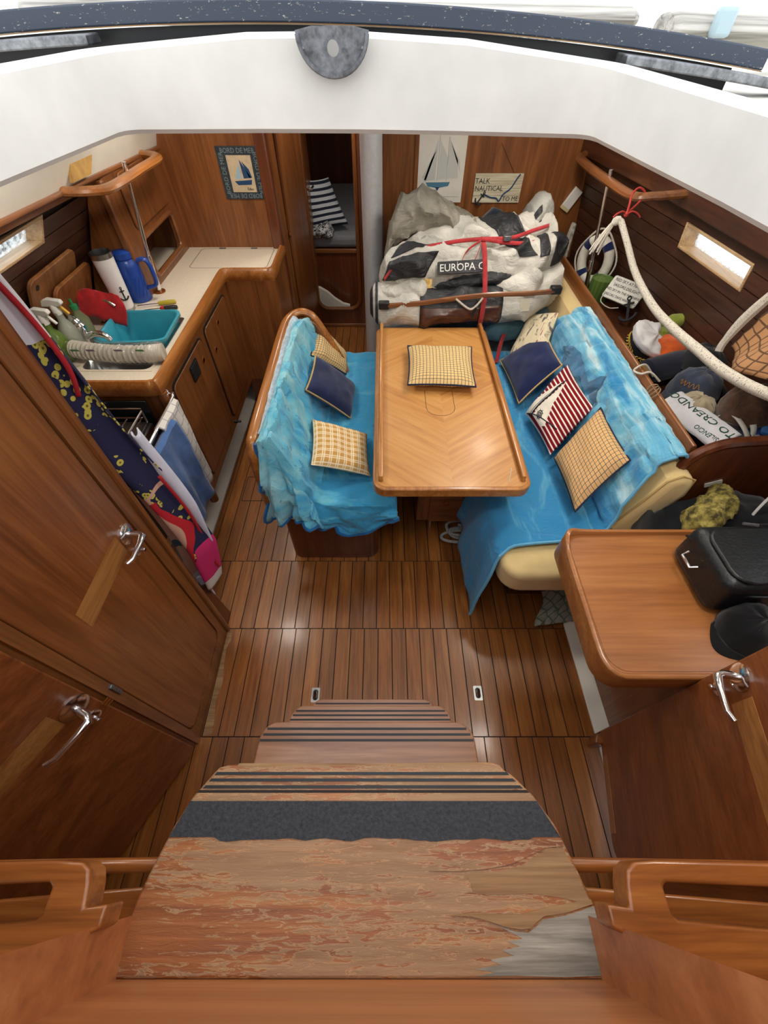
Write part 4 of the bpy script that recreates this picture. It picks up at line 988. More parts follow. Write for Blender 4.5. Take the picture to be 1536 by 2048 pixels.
bl_patch([(1.735, .715), (1.70, .76), (1.675, .81), (1.66, .79), (1.635, .745), (1.57, .70), (1.60, .695), (1.68, .70)], 'printed_tail', cloth('print_slate_blue', (72, 118, 156), .2, 12))
# starboard pillows
def nautprint():
    t = NT('cream_nautical_print'); n = t.noise(t.coord('UV', (30, 9, 1)), 1.0, 3, .6, 1.0); n2 = t.noise(t.coord('UV', (14, 14, 1)), 1.0, 2)
    c = t.ramp(n, (.36, (96, 90, 92)), (.42, (206, 192, 160)), (.6, (214, 202, 172)), (.66, (150, 110, 100)))
    c = t.mix(t.math('MULTIPLY', t.math('GREATER_THAN', n2, .66), .7), c, lin((110, 132, 120))); return t.out(c, .95)
M['nautprint'] = nautprint()
pillow('print_cushion', 'cream nautical print cushion half hidden under the bundled dinghy', [(.746, 2.28, .53), (.90, 2.13, .67), (1.0, 2.36, .77), (.90, 2.52, .68)], .08, M['nautprint'], None, seed=5)
pillow('navy_cushion', 'navy cushion with yellow piping on the starboard settee', [(.728, 1.847, .525), (.932, 1.95, .69), (.932, 2.299, .688), (.707, 2.288, .51)], .085, M['navy'], 'piping_y', seed=6)
po, psf, pn_ = pillow('sailboat_cushion', 'red and white striped cushion with a sailing boat on it', [(.785, 1.426, .545), (.98, 1.584, .70), (.965, 1.957, .69), (.746, 1.764, .52)], .11, M['redstripe'], None, seed=7)
pillow('check_cushion', 'peach and navy checked cushion at the aft end of the starboard settee', [(.795, 1.40, .55), (.80, 1.078, .55), (.988, 1.195, .735), (.985, 1.54, .73)], .10, M['ging2'], 'piping_n', seed=8)
# sail, mast, wheel print on the striped cushion (u to starboard, v forward)
def on_pillow(pts, nm, m, d=.002, nsub=6):
    # fan polygon subdivided over the pillow surface
    mb = MB()
    cx = sum(p[0] for p in pts) / len(pts); cy = sum(p[1] for p in pts) / len(pts)
    for i in range(len(pts)):
        a = Vector(pts[i]); b = Vector(pts[(i + 1) % len(pts)]); c = Vector((cx, cy))
        for r in range(nsub):
            for s in range(nsub):
                q0 = [(r / nsub, s / nsub), ((r + 1) / nsub, s / nsub), ((r + 1) / nsub, (s + 1) / nsub), (r / nsub, (s + 1) / nsub)]
                mb.add([psf(*(c.lerp(a.lerp(b, t), w)), d) for w, t in q0], [(0, 1, 2, 3)])
    return mb.build(nm, m, po, ang=80)
on_pillow([(.86, .63), (.38, .86), (.02, .98), (.06, .78)], 'sail_print', M['sailcloth'])
on_pillow([(.84, .60), (.08, .74), (.10, .40), (.15, .33), (.477, .49)], 'sail_print', M['sailcloth'])
inkn = plain('ink_navy', (30, 32, 46), .9)
MB().tube([psf(lerp(.05, .88, t / 12), lerp(.765, .625, t / 12), .003) for t in range(13)], [.004] * 9 + [.003, .002, .0015, .001], 6).build('mast_print', inkn, po)
MB().tube([psf(lerp(.03, .86, t / 12), lerp(.82, .635, t / 12), .003) for t in range(13)], .0015, 6).build('mast_print', inkn, po)
MB().tube([psf(lerp(.02, .30, t / 12), lerp(.93, .10, t / 12), .003) for t in range(13)], .0025, 6).build('deck_print', inkn, po)
wc = (.18, .57)
for i in range(8):
    a = i * PI / 4
    MB().tube([psf(wc[0] + .02 * math.cos(a), wc[1] + .02 * math.sin(a), .003), psf(wc[0] + .085 * math.cos(a), wc[1] + .085 * math.sin(a), .003)], .0014, 5).build('wheel_print', inkn, po)
for rr in (.058, .022): MB().tube([psf(wc[0] + rr * math.cos(i * PI / 10), wc[1] + rr * math.sin(i * PI / 10), .003) for i in range(20)], .0022, 5, True).build('wheel_print', inkn, po)
# ================================================================= STARBOARD SHELF
sh = T('starboard_shelf', 'dark mahogany shelf with a raised fiddle behind the starboard settee', 'shelf', (1.3, 2.0, .7))
q = MB(); q.prism([(1.135, 1.13), (1.135, 3.2), (1.30, 3.2), (1.38, 2.7), (1.45, 2.2), (1.5, 1.5), (1.53, 1.13)], .73, .755, 'z').build('shelf_board', M['dmahog_y'], sh)
MB().prism([(1.128, .60), (1.152, .60), (1.152, .86), (1.146, .872), (1.134, .872), (1.128, .86)], 1.13, 3.18, 'y').build('fiddle_board', M['mahog_y'], sh, bevel=.004)
eb2 = [(.93, .30), (1.03, .44), (1.09, .66), (1.115, .80), (1.14, .86), (1.18, .895), (1.24, .915), (1.36, .925), (1.45, .93), (1.55, .94), (1.60, .94), (1.60, .2), (.93, .2)]
MB().prism(eb2, 1.085, 1.112, 'y').build('end_panel', M['dmahog_z'], sh, bevel=.004)
MB().tube(crv([(p[0], 1.098, p[1]) for p in eb2[:10]], 4), .019, 8).build('end_moulding', M['dmahog_z'], sh)
MB().prism(rrect(-.03, .03, -.011, .011, .004), 0, .003, 'z', frame((1.275, 1.084, .72), (.9, 0, .43), (-.43, 0, .9))).build('white_tag', plain('white_label', (214, 212, 204), .5), sh)
S(MB().box(1.0, 1.62, 1.03, 1.085, 0, .45).build('trim_8', M['dmahog_z']), 'dark mahogany locker front behind the nav table')
# ================================================================= NAV STATION
nv = T('nav_table', 'cherry nav table with a raised rounded lip', 'table', (.95, .6, 0))
npl = rrect(.603, 1.50, .345, .838, (.07, 0, 0, .055), 7)
MB().prism(npl, .655, .738, 'z').build('table_box', M['navtop'], nv, bevel=.004)
MB().prism(rrect(.625, 1.49, .365, .825, (.055, 0, 0, .04), 7), .738, .7395, 'z').build('top_panel', M['navtop'], nv)
lip = crv([(1.50, .832, .755), (.9, .832, .755), (.70, .832, .757), (.655, .830, .766), (.63, .820, .775), (.615, .80, .776), (.610, .77, .768), (.609, .72, .756), (.609, .55, .752), (.609, .43, .750), (.613, .395, .749), (.625, .37, .748), (.65, .354, .747), (.70, .350, .746), (1.0, .350, .746), (1.45, .350, .746)], 4)
q = MB(); vs = []
for i, p in enumerate(lip):
    t = (lip[min(i + 1, len(lip) - 1)] - lip[max(i - 1, 0)]); t.z = 0; t.normalize(); nn = Vector((-t.y, t.x, 0))
    for d, z in ((-.006, .66), (-.008, p.z - .004), (-.004, p.z), (.005, p.z), (.009, p.z - .005), (.009, .66)): vs.append((p.x - nn.x * -d, p.y - nn.y * -d, z))
q.add(vs, [(i * 6 + k, i * 6 + (k + 1) % 6, i * 6 + 6 + (k + 1) % 6, i * 6 + 6 + k) for i in range(len(lip) - 1) for k in range(6)] + [tuple(range(6)), tuple(range(len(lip) * 6 - 1, len(lip) * 6 - 7, -1))])
q.build('raised_lip', M['navtop'], nv, ang=50)
MB().box(.93, 1.5, .335, .72, 0, .655).build('pedestal', M['mahog_z'], nv, bevel=.004)
MB().box(.915, .935, .68, .73, .06, .64).build('corner_post', M['dmahog_z'], nv, bevel=.006)
# ================================================================= BUNDLED DINGHY AND HEAP ON THE FORWARD SETTEE
def pvc(name, c, d):
    t = NT(name); n = t.noise(t.coord('Object'), 7, 5, .6); t.bump(t.noise(t.coord('Object', (14, 20, 26)), 1.0, 5, .6, 1.2), .5, .03)
    return t.out(t.ramp(n, (.3, d), (.65, c)), .5, 0, .05)
M['pvc'] = pvc('pale_grey_pvc', (206, 203, 194), (168, 165, 156))
M['pvc_black'] = pvc('black_pvc_band', (40, 42, 46), (20, 21, 24))
M['canvas'] = pvc('taupe_canvas', (148, 143, 130), (98, 94, 84))
M['redweb'] = cloth('red_webbing', (172, 52, 56), .15, 30, 600)
M['boardwood'] = wood('dinghy_thwart_wood', (96, 56, 30), (134, 82, 46), (160, 106, 62), 'x', 1.4, .45)
def lump(path, r, amp, freq, seed, sy=1.0, sz=1.0, taper=.25):
    P = crv(path, 8); m = len(P) - 1
    def pos(s, a, off=0.0):
        k = s * m; i = min(int(k), m - 1); t = k - i; p = P[i].lerp(P[i + 1], t)
        rr = interp(r, s) if isinstance(r, list) else r
        e = min(1, s / taper * 1.0, (1 - s) / taper) if taper else 1
        rr *= math.sqrt(max(0.02, 1 - (1 - e) ** 2)) if e < 1 else 1
        an = a * 2 * PI; d = Vector((0, math.cos(an) * sy, math.sin(an) * sz))
        q = p + d * rr
        nf = Vector((q.x * freq * .8, q.y * freq, q.z * freq)) + Vector((seed, seed * 2, 0))
        rid = (1 - min(1, abs(mn.noise(nf)) * 1.6)) ** 3 * 1.5 - .3
        rid2 = (1 - min(1, abs(mn.noise(nf * 2.3 + Vector((7, 3, 1)))) * 1.6)) ** 3 * 1.6 - .3
        w = mn.noise(nf * .6)
        return q + d * (amp * (rid * .9 + rid2 * .25 + w * .9) + off)
    return pos
def lump_mesh(pos, nu=90, nv=40):
    mb = MB(); mb.grid(lambda u, v: pos(v, u), nv, nu, cu=True)
    n = nv; a = len(mb.v); 
    c0 = sum((Vector(p) for p in mb.v[:n]), Vector()) / n; c1 = sum((Vector(p) for p in mb.v[-n:]), Vector()) / n
    mb.v += [tuple(c0), tuple(c1)]
    mb.f += [(a, (i + 1) % n, i) for i in range(n)] + [(a + 1, a - n + i, a - n + (i + 1) % n) for i in range(n)]
    return mb
def band(pos, s0, s1, a0, a1, nm, m, par, off=.004, nu=40, nv=16, slant=0.0):
    return MB().grid(lambda u, v: pos(min(1, max(0, lerp(s0, s1, v) + slant * u)), lerp(a0, a1, u), off), nu, nv).build(nm, m, par, solid=.004, ang=80)
dg = T('bundled_dinghy', 'deflated pale grey inflatable dinghy with black bands, bundled on the forward settee', 'dinghy', (.5, 2.6, .46))
r1 = lump([(-.085, 2.50, .77), (.05, 2.49, .745), (.3, 2.49, .745), (.6, 2.50, .75), (.85, 2.52, .78), (1.03, 2.57, .87)], [(0, .10), (.3, .105), (.8, .115), (1, .10)], .022, 5.5, 1.0, 1.1, 1.0, .12)
lump_mesh(r1).build('lower_tube', M['pvc'], dg, ang=80)
band(r1, .33, .655, .28, .86, 'black_band', M['pvc_black'], dg)
band(r1, .335, .65, .44, .56, 'brown_band', M['dmahog_y'], dg, .006)
band(r1, .012, .045, .05, .95, 'black_band', M['pvc_black'], dg)
band(r1, .075, .095, .2, .8, 'black_band', M['pvc_black'], dg)
r2 = lump([(-.03, 2.60, .87), (.12, 2.60, .905), (.35, 2.62, .93), (.6, 2.63, .93), (.85, 2.63, .94), (1.03, 2.64, .985)], [(0, .085), (.25, .11), (.6, .095), (.85, .12), (1, .10)], .032, 5.0, 4.0, 1.1, 1.0, .14)
lump_mesh(r2).build('upper_tube', M['pvc'], dg, ang=80)
band(r2, .10, .36, .36, .50, 'black_band', M['pvc_black'], dg, slant=-.06)
band(r2, .16, .34, .27, .33, 'black_band', M['pvc_black'], dg, slant=-.05)
band(r2, .88, .97, .15, .52, 'black_band', M['pvc_black'], dg)
band(r2, .81, .85, .2, .42, 'black_band', M['pvc_black'], dg)
band(r2, .62, .70, .18, .40, 'black_band', M['pvc_black'], dg, slant=.1)
r3 = lump([(.28, 2.53, .855), (.45, 2.51, .87), (.62, 2.51, .895), (.73, 2.53, .91)], .042, .008, 9, 7.0, 1.0, .8, .08)
lump_mesh(r3, 50, 24).build('rolled_floor', M['pvc_black'], dg, ang=80)
r4 = lump([(.10, 2.76, .90), (.3, 2.76, .97), (.6, 2.76, .99), (.9, 2.76, 1.0), (1.0, 2.75, .98)], .10, .03, 6.0, 9.0, 1.1, 1.0, .2)
lump_mesh(r4).build('back_fold', M['pvc'], dg, ang=80)
band(r4, .45, .56, .15, .5, 'black_band', M['pvc_black'], dg, slant=.12)
r5 = lump([(.62, 2.52, .83), (.75, 2.50, .85), (.9, 2.52, .88)], .075, .025, 8.0, 12.0, 1.0, .9, .3)
lump_mesh(r5, 50, 28).build('side_fold', M['pvc'], dg, ang=80)
r6 = lump([(-.05, 2.50, .82), (.08, 2.48, .83), (.2, 2.49, .835), (.28, 2.52, .84)], .062, .022, 9.0, 15.0, 1.0, .8, .3)
lump_mesh(r6, 50, 28).build('side_fold', M['pvc'], dg, ang=80)
# name panel, thwart, clips
M['white_ink'] = plain('white_print', (225, 225, 222), .7)
npn = frame((.43, 2.475, .965), (1, .02, .05), (0, .55, .83))
MB().prism(rrect(-.135, .135, -.032, .032, .008), -.004, .002, 'z', npn).build('name_panel', M['pvc_black'], dg, bevel=.002)
text_mesh('name_lettering', 'EUROPA C', .052, npn @ Matrix.Translation((.0, -.002, .0025)), M['white_ink'], dg)
thw = crv([(.02, 2.375, .80), (.2, 2.372, .815), (.42, 2.37, .845), (.6, 2.372, .862), (.8, 2.385, .862), (.95, 2.40, .868)], 6)
MB().tube(thw, .013, 8, sq=(.8, 1.1)).build('wooden_thwart', M['boardwood'], dg)
for p in ((.0, 2.385, .80), (.96, 2.41, .872)): MB().box(p[0] - .03, p[0] + .03, p[1] - .02, p[1] + .02, p[2] - .02, p[2] + .02).build('thwart_clip', M['black'], dg, bevel=.006)
MB().prism(rrect(-.028, .028, -.03, .03, .003), 0, .001, 'z', frame((.80, 2.378, .80), (1, .08, .03), (0, .25, .97))).build('care_label', plain('cream_label', (206, 200, 178), .8), dg)
MB().tube(crv([(.40, 2.36, .845), (.45, 2.355, .81), (.49, 2.355, .79), (.52, 2.355, .81), (.55, 2.36, .85)], 5), .006, 6).build('lashing', M['rope_w'], dg)
MB().tube([(.52, 2.352, .80), (.50, 2.345, .75)], .007, 8).build('lashing_toggle', M['black'], dg)
gl = MB().prism([(-.025, -.02), (.02, -.025), (.028, .018), (-.015, .03)], 0, .004, 'z', frame((.245, 2.455, .885), (1, 0, .2), (-.1, .4, .9)))
gl.build('gold_foil_tag', plain('gold_foil', (200, 160, 90), .3, .7, .3, 60), dg)
# red webbing strap
sp = T('webbing_strap', 'red webbing strap tied round the bundled dinghy', 'strap', (.55, 2.5, .9))
def ribbon(path, w, side, nm, par, th=.003, m=None):
    P = crv(path, 8); s = Vector(side).normalized(); mb = MB(); vs = []
    for p in P: vs += [p - s * w / 2, p + s * w / 2]
    mb.add(vs, [(2 * i, 2 * i + 1, 2 * i + 3, 2 * i + 2) for i in range(len(P) - 1)])
    return mb.build(nm, m or M['redweb'], par, solid=th)
ribbon([(.545, 2.60, 1.06), (.55, 2.53, 1.03), (.555, 2.46, .965), (.558, 2.40, .90), (.56, 2.365, .84), (.562, 2.362, .74), (.565, 2.39, .65)], .026, (1, 0, 0), 'vertical_strap', sp)
ribbon([(.0, 2.47, .90), (.08, 2.50, .985), (.2, 2.54, 1.03), (.38, 2.57, 1.055), (.53, 2.58, 1.065), (.7, 2.60, 1.065), (.82, 2.63, 1.09), (.92, 2.68, 1.10)], .02, (0, .6, .8), 'cross_strap', sp)
ribbon([(.53, 2.58, 1.068), (.66, 2.58, 1.05), (.78, 2.58, 1.045), (.86, 2.60, 1.05)], .02, (0, .6, .8), 'cross_strap', sp)
ribbon([(.53, 2.57, 1.06), (.46, 2.53, 1.03), (.43, 2.50, .985), (.46, 2.49, .965), (.50, 2.50, .99), (.53, 2.55, 1.05)], .016, (.3, .5, .8), 'bow_loop', sp)
MB().box(.655, .695, 2.57, 2.60, 1.058, 1.082).build('buckle', M['galv'], sp, bevel=.003)
ribbon([(.74, 2.44, .60), (.72, 2.40, .55), (.70, 2.33, .50), (.69, 2.30, .49)], .026, (1, .3, 0), 'loose_end', sp)
# heap behind
gc_ = lump([(-.01, 2.66, .70), (.01, 2.72, .92), (.07, 2.80, 1.06), (.2, 2.86, 1.12), (.36, 2.86, 1.08), (.50, 2.82, 1.02), (.60, 2.78, .97)], [(0, .05), (.35, .10), (.6, .10), (1, .06)], .03, 6.5, 21.0, 1.1, .85, .15)
tag(lump_mesh(gc_, 110, 44).build('canvas_cover', M['canvas'], ang=80), 'crumpled taupe canvas cover heaped behind the dinghy by the mast', 'cover')
g2 = lump([(.10, 2.70, .86), (.17, 2.68, .93), (.26, 2.68, .98)], .055, .014, 9, 3.0, 1, .8, .3)
tag(lump_mesh(g2, 40, 24).build('teal_sack', cloth('teal_nylon', (36, 132, 146), .25, 20), ang=80), 'teal nylon sack showing under the taupe canvas cover', 'sack')
g3 = lump([(.80, 2.84, .90), (.84, 2.86, 1.02), (.90, 2.87, 1.10), (.98, 2.87, 1.12)], [(0, .10), (.6, .105), (1, .07)], .022, 7, 33.0, 1, 1, .25)
b3 = T('grey_sail_bag', 'pale grey bag standing at the right of the heap by the bulkhead', 'bag', (.88, 2.86, .9))
lump_mesh(g3, 60, 32).build('bag_body', M['canvas'] if False else pvc('grey_bag_cloth', (176, 176, 170), (132, 132, 126)), b3, ang=80)
band(g3, .1, .6, .38, .43, 'dark_stripe', M['pvc_black'], b3); band(g3, .1, .6, .47, .52, 'dark_stripe', M['pvc_black'], b3)
g4 = lump([(.56, 2.90, 1.0), (.64, 2.92, 1.06), (.72, 2.92, 1.05)], .055, .008, 9, 5.0, 1, .9, .3)
tag(lump_mesh(g4, 30, 24).build('navy_pouch', cloth('navy_nylon', (24, 30, 46), .2, 20), ang=80), 'small navy pouch on the heap below the nautical sign', 'pouch')
g5 = lump([(.36, 2.83, 1.04), (.50, 2.83, 1.05), (.62, 2.82, 1.0), (.70, 2.80, .98)], .055, .018, 9, 8.0, 1, .9, .3)
tag(lump_mesh(g5, 40, 24).build('beige_cloth', pvc('beige_cloth', (190, 182, 162), (150, 142, 122)), ang=80), 'crumpled beige cloth beside the navy pouch on the heap', 'cloth')
g7 = lump([(.05, 2.55, .60), (.4, 2.54, .60), (.8, 2.54, .60), (1.03, 2.58, .62)], .10, .012, 5, 2.0, .9, .75, .06)
tag(lump_mesh(g7, 60, 28).build('teal_bedroll', M['teal'], ang=80), 'slate-teal bedroll under the bundled dinghy', 'bedroll')

# ================================================================= BULKHEAD PICTURES
def wall_sign(name, label, cat, c, w, h, m, y=2.948, rot=0.0, th=.006):
    o = T(name, label, cat, (c[0], y, c[1])); Mt = frame((c[0], y, c[1]), (math.cos(rot), 0, math.sin(rot)), (-math.sin(rot), 0, math.cos(rot)))
    MB().box(-w / 2, w / 2, -h / 2, h / 2, 0, th, Mt).build('board', m, o); return o, Mt @ Matrix.Translation((0, 0, th + .0004))
M['ink_blue'] = plain('ink_blue', (22, 62, 100), .8); M['ink_grey'] = plain('ink_grey', (150, 158, 160), .8); M['ink_black'] = plain('ink_black', (28, 30, 34), .8); M['ink_pale'] = plain('ink_pale_blue', (150, 180, 196), .8); M['ink_letter'] = plain('faded_letter', (112, 128, 134), .8)
o, Mt = wall_sign('sailboat_sign', 'dark slate sign with a blue sailing boat and BORD DE MER lettering', 'sign', (-.803, 1.272), .235, .235, plain('slate_fabric', (46, 56, 62), .9, 0, .2, 60), 2.948, .0)
MB().box(-.068, .068, -.085, .08, 0, .001, Mt).build('picture_panel', plain('sand_paper', (196, 176, 146), .85, 0, .08, 30), o)
P2 = Mt @ Matrix.Translation((0, 0, .0016))
def flat(pts, nm, m, par, Mx, th=.0006): return MB().prism(pts, 0, th, 'z', Mx).build(nm, m, par)
flat([(.0, .062), (.05, -.018), (.008, -.022)], 'mainsail', M['ink_blue'], o, P2); flat([(.012, .055), (.045, .02), (.055, -.018), (.04, -.02)], 'mainsail', M['ink_blue'], o, P2)
flat([(-.006, .05), (-.006, -.022), (-.04, -.026)], 'jib', M['ink_pale'], o, P2)
flat([(-.048, -.034), (.052, -.028), (.046, -.05), (-.03, -.052)], 'hull_print', M['ink_blue'], o, P2)
text_mesh('signature', 'Edau', .018, P2 @ Matrix.Translation((.035, -.07, 0)), M['ink_black'], o)
for (dx, dy, a) in ((0, .0985, 0), (0, -.1015, PI), (-.093, 0, PI / 2), (.093, 0, -PI / 2)):
    text_mesh('lettering', 'BORD DE MER', .031, Mt @ Matrix.Translation((dx, dy, .0002)) @ Matrix.Rotation(a, 4, 'Z') @ Matrix.Scale(.95, 4, (1, 0, 0)), M['ink_letter'], o)
o, Mt = wall_sign('framed_ship_print', 'framed print of a two-masted schooner with blue hull on the bulkhead', 'picture', (.347, 1.265), .325, .435, M['mahog_z'], 3.198, 0, .012)
MB().box(-.140, .140, -.19, .2, 0, .001, Mt).build('paper', plain('print_paper', (214, 210, 200), .8, 0, .03, 8), o)
P2 = Mt @ Matrix.Translation((-.015, -.02, .0016))
M['sail_grey'] = plain('sail_wash', (188, 190, 186), .85)
for pts in ([(-.012, .14), (-.09, -.065), (-.02, -.055)], [(-.075, -.06), (-.10, -.045), (-.02, .09)], [(.0, .13), (.0, -.055), (.045, -.05), (.05, .05)], [(.055, .13), (.055, -.05), (.12, -.045), (.11, .04)], [(.06, .12), (.13, -.02), (.125, .03)]): flat(pts, 'sail', M['sail_grey'], o, P2)
for x, h in ((-.006, .16), (.05, .145)): flat([(x - .0012, -.06), (x + .0012, -.06), (x + .0012, h), (x - .0012, h)], 'mast', M['ink_grey'], o, P2)
flat([(-.075, -.068), (.075, -.066), (.066, -.086), (.0, -.096), (-.06, -.088)], 'hull_print', plain('print_hull_blue', (70, 116, 140), .8), o, P2); flat([(-.012, -.092), (.012, -.092), (.003, -.108), (-.004, -.108)], 'keel', M['ink_blue'], o, P2)
flat([(-.12, -.1385), (.135, -.1385), (.135, -.14), (-.12, -.14)], 'rule_line', M['ink_grey'], o, P2); text_mesh('caption', 'n° 7', .018, P2 @ Matrix.Translation((0, -.155, 0)), M['ink_grey'], o)
flat([(.06, .185), (.075, .21), (.08, .185), (.10, .2), (.11, .183), (.055, .178)], 'small_boat', M['ink_grey'], o, P2); flat([(.058, .18), (.112, .18), (.105, .172), (.064, .172)], 'small_boat_hull', M['ink_black'], o, P2)
plk = wood('whitewashed_plank', (176, 166, 140), (204, 196, 170), (220, 212, 190), 'x', 1.5, .8, 0)
o = T('nautical_sign', 'whitewashed plank sign with a black anchor reading TALK NAUTICAL TO ME', 'sign', (.71, 3.2, 1.145))
for i in range(4): 
    z = 1.073 + i * .037; MB().box(.562, .857, 3.188, 3.197, z, z + .0355).build('plank', plk, o)
Mt = frame((.71, 3.1872, 1.147), (1, 0, 0), (0, 0, 1))
text_mesh('lettering', 'TALK', .038, Mt @ Matrix.Translation((-.10, .035, 0)), M['ink_black'], o); text_mesh('lettering', 'NAUTICAL', .036, Mt @ Matrix.Translation((-.055, -.002, 0)), M['ink_black'], o); text_mesh('lettering', 'TO ME', .034, Mt @ Matrix.Translation((.09, -.055, 0)), M['ink_black'], o)
def anchor(Mx, s, m, par):
    q = MB(); q.tube([Mx @ Vector((0, .9 * s, 0)), Mx @ Vector((0, -.9 * s, 0))], .12 * s, 6); q.tube([Mx @ Vector((-.42 * s, .55 * s, 0)), Mx @ Vector((.42 * s, .55 * s, 0))], .09 * s, 6)
    q.tube([Mx @ Vector((.75 * s * math.sin(a * .2 - 1.2), -.15 * s - .75 * s * math.cos(a * .2 - 1.2), 0)) for a in range(13)], .12 * s, 6)
    q.tube([Mx @ Vector((.16 * s * math.cos(a), 1.05 * s + .16 * s * math.sin(a), 0)) for a in [i * PI / 6 for i in range(12)]], .06 * s, 6, True)
    return q.build('anchor', m, par)
anchor(Mt @ Matrix.Translation((-.10, -.052, .004)) @ Matrix.Rotation(-.6, 4, 'Z'), .036, M['ink_black'], o)
MB().tube([Mt @ Vector(p) for p in crv([(-.08, -.03, .003), (-.04, -.045, .003), (0, -.05, .003), (.02, -.065, .003), (.04, -.03, .003), (.08, .0, .003), (.11, .05, .003), (.125, .07, .003)], 5)], .004, 6).build('painted_rope', M['ink_blue'], o)
MB().tube([(.62, 3.192, 1.218), (.69, 3.195, 1.36), (.80, 3.192, 1.218)], .0015, 5).build('hanging_string', M['dmahog_z'], o)
bx_ = T('switch_box', 'small white and cream electrical box on the bulkhead beside the hull', 'switch', (1.19, 3.19, 1.09))
Mt = frame((1.195, 3.199, 1.095), (.5, 0, .87), (-.87, 0, .5))
MB().box(-.055, .055, -.03, .03, 0, .02, Mt).build('cover', plain('white_switch', (224, 220, 214), .4), bx_, bevel=.004); MB().box(-.072, -.052, -.03, .03, 0, .022, Mt).build('cream_end', plain('cream_switch', (206, 194, 150), .4), bx_, bevel=.003)

# ================================================================= FOREPEAK
vb = T('forepeak_berth', 'forepeak berth with a grey mattress seen through the doorway', 'berth', (-.3, 4.4, 0))
MB().box(-1.1, .9, 3.92, 5.5, .05, .555).build('berth_front', M['dmahog_z'], vb); MB().box(-1.1, .9, 3.905, 3.93, .53, .56).build('berth_edge', M['mahog_x'], vb, bevel=.004)
MB().box(-1.1, .9, 3.93, 5.5, .56, .65).build('mattress', cloth('grey_mattress', (124, 126, 132), .08), vb, bevel=.03)
def bw():
    t = NT('white_navy_stripe'); x, y, _ = t.sep(t.coord('UV')); l = stripes(t, y, 1 / .045, .45); return t.out(t.mix(l, lin((196, 200, 206)), lin((26, 32, 48))), .95)
M['bwstripe'] = bw()
pillow('striped_cushion', 'white and navy striped cushion on the forepeak berth', [(-.60, 3.97, .67), (-.30, 4.05, .70), (-.45, 4.2, .98), (-.62, 4.02, 1.0)], .1, M['bwstripe'], None, seed=11)
def bwp():
    t = NT('black_white_swirl'); n = t.noise(t.coord('Object'), 45, 2, .5, 2.0); return t.out(t.ramp(n, (.49, (30, 34, 40)), (.51, (206, 208, 210))), .9)
g6 = lump([(-.60, 3.96, .67), (-.50, 3.95, .69), (-.42, 3.98, .67)], .06, .025, 12, 6.0, 1, .8, .3)
tag(lump_mesh(g6, 40, 28).build('patterned_scarf', bwp(), ang=80), 'crumpled black and white patterned scarf on the forepeak berth', 'scarf')
# ================================================================= SHELF ITEMS
lr = T('lifebuoy', 'small white decorative lifebuoy with navy bands and white rope on the shelf', 'lifebuoy', (1.25, 2.72, .76))
Ml = frame((1.255, 2.70, .915), (.55, -.75, .1), (-.15, .3, .95))
MB().tube([Ml @ Vector((.085 * math.cos(i * PI / 18), .105 * math.sin(i * PI / 18), 0)) for i in range(36)], .028, 12, True).build('ring', plain('buoy_white', (214, 210, 198), .6, 0, .08, 20), lr)
for k in range(4):
    a0 = PI / 4 + k * PI / 2
    MB().tube([Ml @ Vector((.085 * math.cos(a0 + t * .09), .105 * math.sin(a0 + t * .09), 0)) for t in range(-2, 3)], .030, 12).build('navy_band', M['navy'], lr)
MB().tube([Ml @ Vector((.125 * math.cos(i * PI / 24) * (1 + .06 * math.cos(i * PI / 6)), .15 * math.sin(i * PI / 24) * (1 + .06 * math.cos(i * PI / 6)), .0)) for i in range(48)], .005, 6, True).build('grab_rope', M['rope_w'], lr)
bc_ = T('bamboo_cup', 'green bamboo cup standing on the shelf by the chrome pole', 'cup', (1.275, 2.56, .755))
def bamboo():
    t = NT('green_bamboo'); n = t.noise(t.coord('Object', (90, 90, 4)), 1.0, 3); return t.out(t.ramp(n, (.3, (58, 84, 34)), (.7, (104, 132, 60))), .5)
MB().lathe([(.058, .755), (.06, .77), (.062, .875), (.052, .877), (.05, .873)], (1.275, 2.555, 0), 24).build('cup_body', bamboo(), bc_)
MB().lathe([(.050, .868), (.001, .870)], (1.275, 2.555, 0), 24).build('cut_end', plain('bamboo_end', (150, 132, 90), .8, 0, .1, 60), bc_)
rs = T('red_sky_sign', 'white board with the red sky at night rhyme in black lettering on the shelf', 'sign', (1.33, 2.4, .83))
tl, tr_, br_, bl = [Vector(p) for p in ((1.31, 2.504, .917), (1.441, 2.362, .909), (1.415, 2.289, .838), (1.261, 2.43, .829))]
cc = (tl + tr_ + br_ + bl) / 4 ; cc = cc + Vector((-.02, -.01, .0))
Ms = frame(cc, tr_ - tl, tl - bl)
MB().prism(rrect(-.098, .098, -.062, .062, .012), -.012, 0, 'z', Ms).build('board', plain('board_white', (206, 206, 198), .7, 0, .06, 30), rs, bevel=.002)
for i, ln in enumerate(('RED SKY AT NIGHT', "SAILORS DELIGHT", 'RED SKY IN THE MORNING', 'SAILORS TAKE WARNING')):
    text_mesh('lettering', ln, .0215 if i < 2 else .0185, Ms @ Matrix.Translation((0, .042 - i * .028, .0006)) @ Matrix.Scale(.88, 4, (1, 0, 0)), M['ink_black'], rs)
MB().tube(crv([Ms @ Vector((-.09, -.05, 0)), Ms @ Vector((-.08, -.09, .0)), Ms @ Vector((-.02, -.105, 0)), Ms @ Vector((.03, -.09, .01))], 5), .003, 6).build('hanging_cord', M['rope_w'], rs)
an_ = T('toy_anchor', 'dark ornamental anchor leaning on the red sky board', 'ornament', (1.36, 2.27, .76))
Ma = frame((1.335, 2.27, .825), (.6, -.5, .5), (.4, .35, .75))
anchor(Ma, .062, M['ink_black'], an_)
